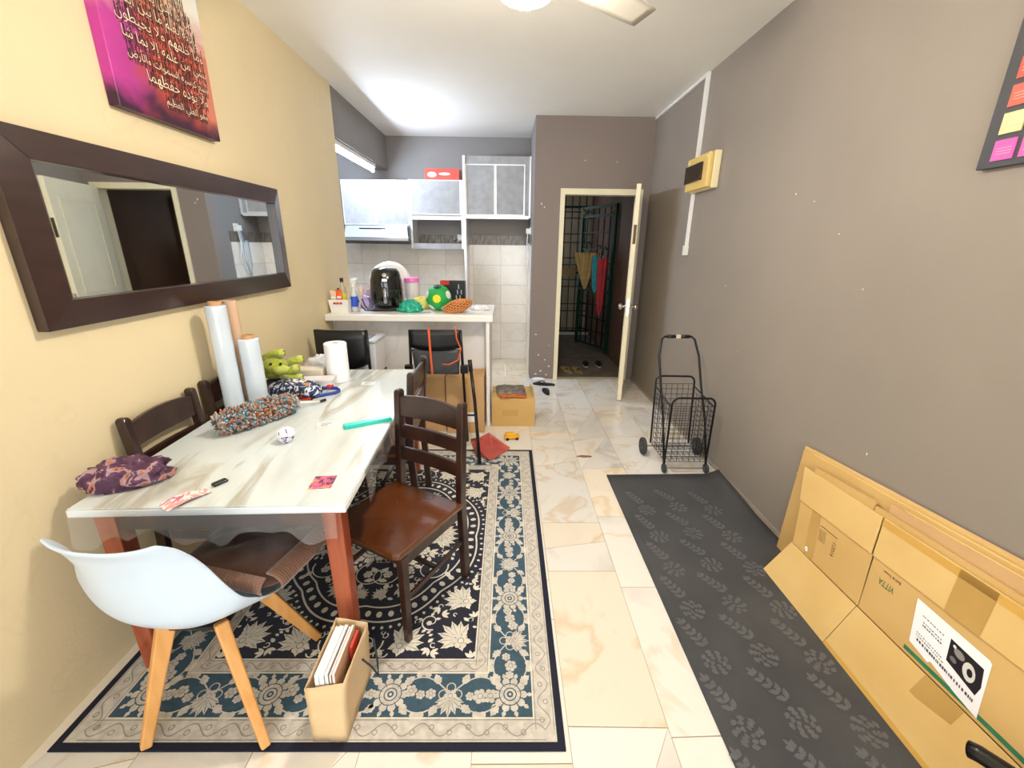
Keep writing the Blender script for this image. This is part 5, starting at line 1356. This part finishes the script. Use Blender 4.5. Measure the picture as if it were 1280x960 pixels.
# large white lid leaning behind
t = thing('white_platter', 'large round white lid standing behind the air fryer', 'lid', (-1.095, 4.135, CZ1))
obj('dish', G().lathe([(.0,.03),(.12,.028),(.17,.012),(.205,0),(.20,-.006),(.165,.006),(.12,.021),(0,.023)], 36, T(0,0,.200,0,rad(78)), cap=False), m_white, t, smooth=True)
o = obj('purple_bag', crumple(G(), .065, .06, .10, 3, amp=.35), mat('lilac_plastic', 'C3AEDB', .4, var=.1), smooth=True); o.location = (-1.275, 3.93, CZ1); tag(o, 'lilac plastic bag bunched beside the air fryer', 'plastic bag')
o = obj('pink_bag', crumple(G(), .05, .05, .16, 5, amp=.3), mat('pale_pink_plastic', 'E6CBD2', .4, var=.08), smooth=True); o.location = (-1.30, 4.06, CZ1); tag(o, 'pale pink plastic bag behind the lilac bag on the counter', 'plastic bag')
t = thing('storage_jar', 'clear plastic jar with a pink lid behind the air fryer', 'jar', (-.872, 4.06, CZ1))
obj('jar', G().lathe([(.05,0),(.055,.01),(.062,.215),(.060,.225)], 26), mat('cloudy_plastic', 'E3D8D8', .25), t, smooth=True); obj('lid', G().lathe([(.068,.222),(.070,.226),(.070,.258),(.062,.264),(0,.264)], 26, cap=False), mat('pink_plastic', 'EE7FBF', .35), t)
o = obj('green_bag', crumple(G(), .088, .045, .090, 11, amp=.48, freq=2.3, seg=48, rings=28), mat('teal_plastic', '1FA98C', .35, var=.12), smooth=True); o.location = (-.82, 3.69, CZ1); o.rotation_euler[2] = rad(-6); tag(o, 'crumpled teal plastic bag beside the air fryer', 'plastic bag')
o = obj('yellow_bag', crumple(G(), .075, .04, .10, 12, amp=.35), mat('yellow_plastic', 'E9E07A', .45, var=.1), smooth=True); o.location = (-.765, 3.90, CZ1); tag(o, 'pale yellow bag behind the green ball', 'bag')
# soft football
t = thing('toy_ball', 'green soft football with yellow and white patches on the counter', 'ball', (-.590, 3.80, CZ1+.112))
obj('ball', G().ball((0,0,0), .112, 28, 18), mat('ball_green', '1FA04A', .6, bump=.1), t, smooth=True)
phi = (1+sqrt(5))/2; ico = []
for s1 in (1,-1):
    for s2 in (1,-1): ico += [Vector((0,s1,s2*phi)), Vector((s1,s2*phi,0)), Vector((s2*phi,0,s1))]
Rm = Matrix.Rotation(rad(58),3,'X')
bcols = [mat('patch_yellow','E9DD1E',.6), mat('patch_white','EFEFEA',.6), m_black]
for i, d in enumerate(ico):
    d = (Rm @ d).normalized(); ux = d.orthogonal().normalized(); uy = d.cross(ux)
    vs = [d*.1133]+[(d+ (ux*cos(q)+uy*sin(q))*.33).normalized()*.1131 for q in (2*pi*k/10 for k in range(10))]
    g = G(); g.add(vs, [(0,k,k%10+1) for k in range(1,11)])
    mi = 2 if d.z > .7 else (0 if (d.y < -.5 and abs(d.x) < .45) else 1)
    obj('patch', g, bcols[mi], t)
t = thing('black_carton', 'black printed carton with a red corner behind the green ball', 'box', (-.500, 4.14, CZ1), rad(-4))
obj('carton', G().box(-.115,.115,-.04,.04,0,.232), mat('carton_black', '17171A', .4), t, bevel=.003); obj('red_corner', G().box(-.1155,-.03,-.0408,.0,.195,.2328), mat('carton_red', 'C9302A', .5), t)
g = G(); [g.box(.03+.012*k,.04+.012*k,-.0412,-.0405,.06+.05*(k % 3),.10+.05*(k % 3)) for k in range(5)]
obj('print', g, mat('carton_grey_print', 'A9A9AC', .5), t)
t = thing('knitted_net', 'orange crocheted string bag lying on the counter edge', 'net bag', (-.415, 3.685, CZ1+.005), rad(10))
def netf(u, v):
    a = 2*pi*u; ph = pi*v; n_ = 1+.16*noise.noise(Vector((cos(a)*1.3, sin(a)*1.3, ph)))
    return (.125*n_*sin(ph)*cos(a), .065*n_*sin(ph)*sin(a), max(.001, .045+.055*n_*cos(ph)+.035*sin(ph)*cos(a)))
obj('inner_cloth', G().grid(lambda u, v: tuple(Vector(netf(u, v))*.95+Vector((0,0,.002))), 24, 14, wu=True), mat('net_dark_orange', '6E3015', .9), t, smooth=True)
g = G()
for k in range(14):
    g.tube([netf((k/14+.5*i/16) % 1, .06+.88*i/16) for i in range(17)], .0046, 5); g.tube([netf((k/14-.5*i/16) % 1, .06+.88*i/16) for i in range(17)], .0046, 5)
obj('mesh_string', g, mat('net_orange', 'CF8A4E', .85), t, kind='stuff')
o = obj('marker_pen', G().tube([(0,0,.006),(.075,.03,.006)], .006, 8).tube([(.075,.03,.006),(.095,.038,.006)], .0068, 8), mat('pen_grey','8C9096',.4)); o.location = (-.735, 3.62, CZ1); tag(o, 'grey pen lying on the counter in front of the ball', 'pen')
o = obj('crumpled_receipt', crumple(G(), .07, .05, .035, 14, amp=.5), m_paper, smooth=True); o.location = (-.235, 3.86, CZ1); tag(o, 'crumpled white paper at the open end of the counter', 'paper')

# ================================================================== CORRIDOR GRILLE
m_gr = mat('dark_green_iron', '12241E', .45, .3); m_gg = mat('gate_green', '173C30', .45, .3); m_gold = mat('gold_paint', 'B28A3C', .4, .6)
me_bar = None
def gbar(parent, x0, x1, y0, y1, z0, z1, m):
    global me_bar
    key = m.name
    if key not in BARS:
        g = G().box(-.5,.5,-.5,.5,-.5,.5); o = obj('bar', g, m); BARS[key] = o.data; bpy.data.objects.remove(o)
    return shared('bar', BARS[key], parent, ((x0+x1)/2, (y0+y1)/2, (z0+z1)/2), (abs(x1-x0), abs(y1-y0), abs(z1-z0)))
BARS = {}
gr = thing('security_grille', 'fixed dark green iron grille closing the end of the corridor', 'grille', (0, 7.90, 0))
for x in [.42+.12*i for i in range(10)]: gbar(gr, x-.008, x+.008, -.008, .008, -.02, CZ, m_gr)
for z in (.02, .10, .42, .55, .86, .98, 1.24, 1.36, 1.62, 1.76, 2.02, 2.12, 2.38, 2.45, 2.6): gbar(gr, .40, 1.54, -.006, .006, z-.008, z+.008, m_gr)
for z in (.04, 1.10, 2.20): gbar(gr, .40, 1.54, -.012, .012, z-.02, z+.02, m_gr)
obj('lock_plate', G().box(.95,1.26,-.016,-.010,1.04,1.18), mat('brass_plate', '8A744A', .5, .5), gr)
o = obj('sill', G().box(.41,1.54,7.86,8.0,-.02,.03), mat('sill_white','C9C4BA',.7)); tag(o, 'pale concrete kerb under the corridor grille', 'kerb')
# open gate leaf
ga, gb = Vector((1.515, 6.22)), Vector((1.165, 6.97)); dg = gb-ga; LG = dg.length
gt_ = thing('iron_gate', 'open dark green iron gate hinged on the corridor wall, umbrellas hanging on it', 'gate', (ga.x, ga.y, 0), atan2(dg.y, dg.x))
for x in (.02, LG-.02): gbar(gt_, x-.02, x+.02, -.02, .02, .03, 2.12, m_gg)
for z in (.08, .92, 1.12, 1.98, 2.10): gbar(gt_, 0.04, LG-.04, -.012, .012, z-.018, z+.018, m_gg)
for i in range(1, 6): x = LG*i/6; gbar(gt_, x-.008, x+.008, -.008, .008, .08, 2.10, m_gr)
for z in (.30, .50, .70, 1.32, 1.52, 1.75): gbar(gt_, .04, LG-.04, -.006, .006, z-.007, z+.007, m_gr)
for x, z in ((LG*.5, 1.0), (LG-.06, 2.03), (.06, 2.03)):
    g = G()
    for k in range(5): g.tube([(x,.016,z), (x+.05*cos(k*1.25), .02, z+.055*sin(k*1.25)), (x+.065*cos(k*1.25+.5), .02, z+.05*sin(k*1.25+.5))], .008, 6, r1=.004)
    obj('gold_ornament', g, m_gold, gt_, smooth=True)
def umbrella(label, x, y, z, h, r, c, flare=False):
    t = thing('umbrella', label, 'umbrella', (x, y, z), 0, 'umbrellas on the iron gate'); m = mat('umbrella_'+c, c, .6, var=.2, scale=12)
    n = 16
    def fn(u, v):
        a = 2*pi*u; q = (r*(1-v)**(.9 if flare else .45)+.012)*(1+.22*cos(8*a)); return (q*cos(a), q*.55*sin(a), h*(1-v))
    obj('canopy', G().grid(fn, 48, 12, wu=True), m, t, smooth=True)
    obj('shaft', G().tube([(0,0,-.03),(0,0,h+.05)], .006, 8), m_steel, t)
    obj('handle', G().tube([(0,0,h+.04),(0,0,h+.12),(.02,0,h+.15),(.045,0,h+.14),(.05,0,h+.11)], .009, 8), m_black, t, smooth=True)
    return t
umbrella('half open tan gold umbrella hanging on the iron gate', 1.175, 6.48, .95, .52, .15, 'B3935A', True)
umbrella('folded red umbrella hanging on the iron gate', 1.355, 6.20, .60, .80, .05, 'B3242E')
umbrella('folded turquoise umbrella hanging on the iron gate', 1.285, 6.27, .92, .50, .045, '1F93A6')

# ================================================================== CEILING FAN WITH LAMP
m_fan = mat('fan_ivory', 'D9D2C4', .45)
fn_ = thing('ceiling_fan', 'ivory ceiling fan with a glowing round lamp', 'ceiling fan', (.065, 1.865, 2.37))
dz = CZ-2.37
obj('canopy', G().lathe([(0,dz-.001),(.065,dz-.001),(.055,dz-.05),(.02,dz-.06)], 24, cap=False), m_fan, fn_, smooth=True)
obj('rod', G().tube([(0,0,dz-.05),(0,0,.21)], .014, 12), m_fan, fn_)
obj('motor', G().lathe([(.03,.225),(.10,.21),(.12,.175),(.115,.13),(.07,.10),(.06,.085)], 32), m_fan, fn_, smooth=True)
for k, a in enumerate((rad(38), rad(158), rad(278))):
    Mx = T(0,0,.150,a)
    b = obj('blade', G().grid(lambda u, v: (.14+.55*u, (-.065-.02*u+.03*u*u)+(.13+.03*u-.05*u**3)*v, .012-.024*v), 14, 6, Mx), m_fan, fn_, smooth=True, solid=.006)
    obj('blade_arm', G().bar((.10,0,.0),(.19,0,.002), .05, .008, M=Mx), m_fan, b)
lamp = obj('lamp_globe', G().lathe([(0,0),(.05,.006),(.09,.025),(.11,.055),(.108,.075),(.07,.09)], 32), mat('lamp_glow', 'FFF3D6', .4, emit='FFF6E8', estr=LAMP_FAN), fn_, smooth=True)
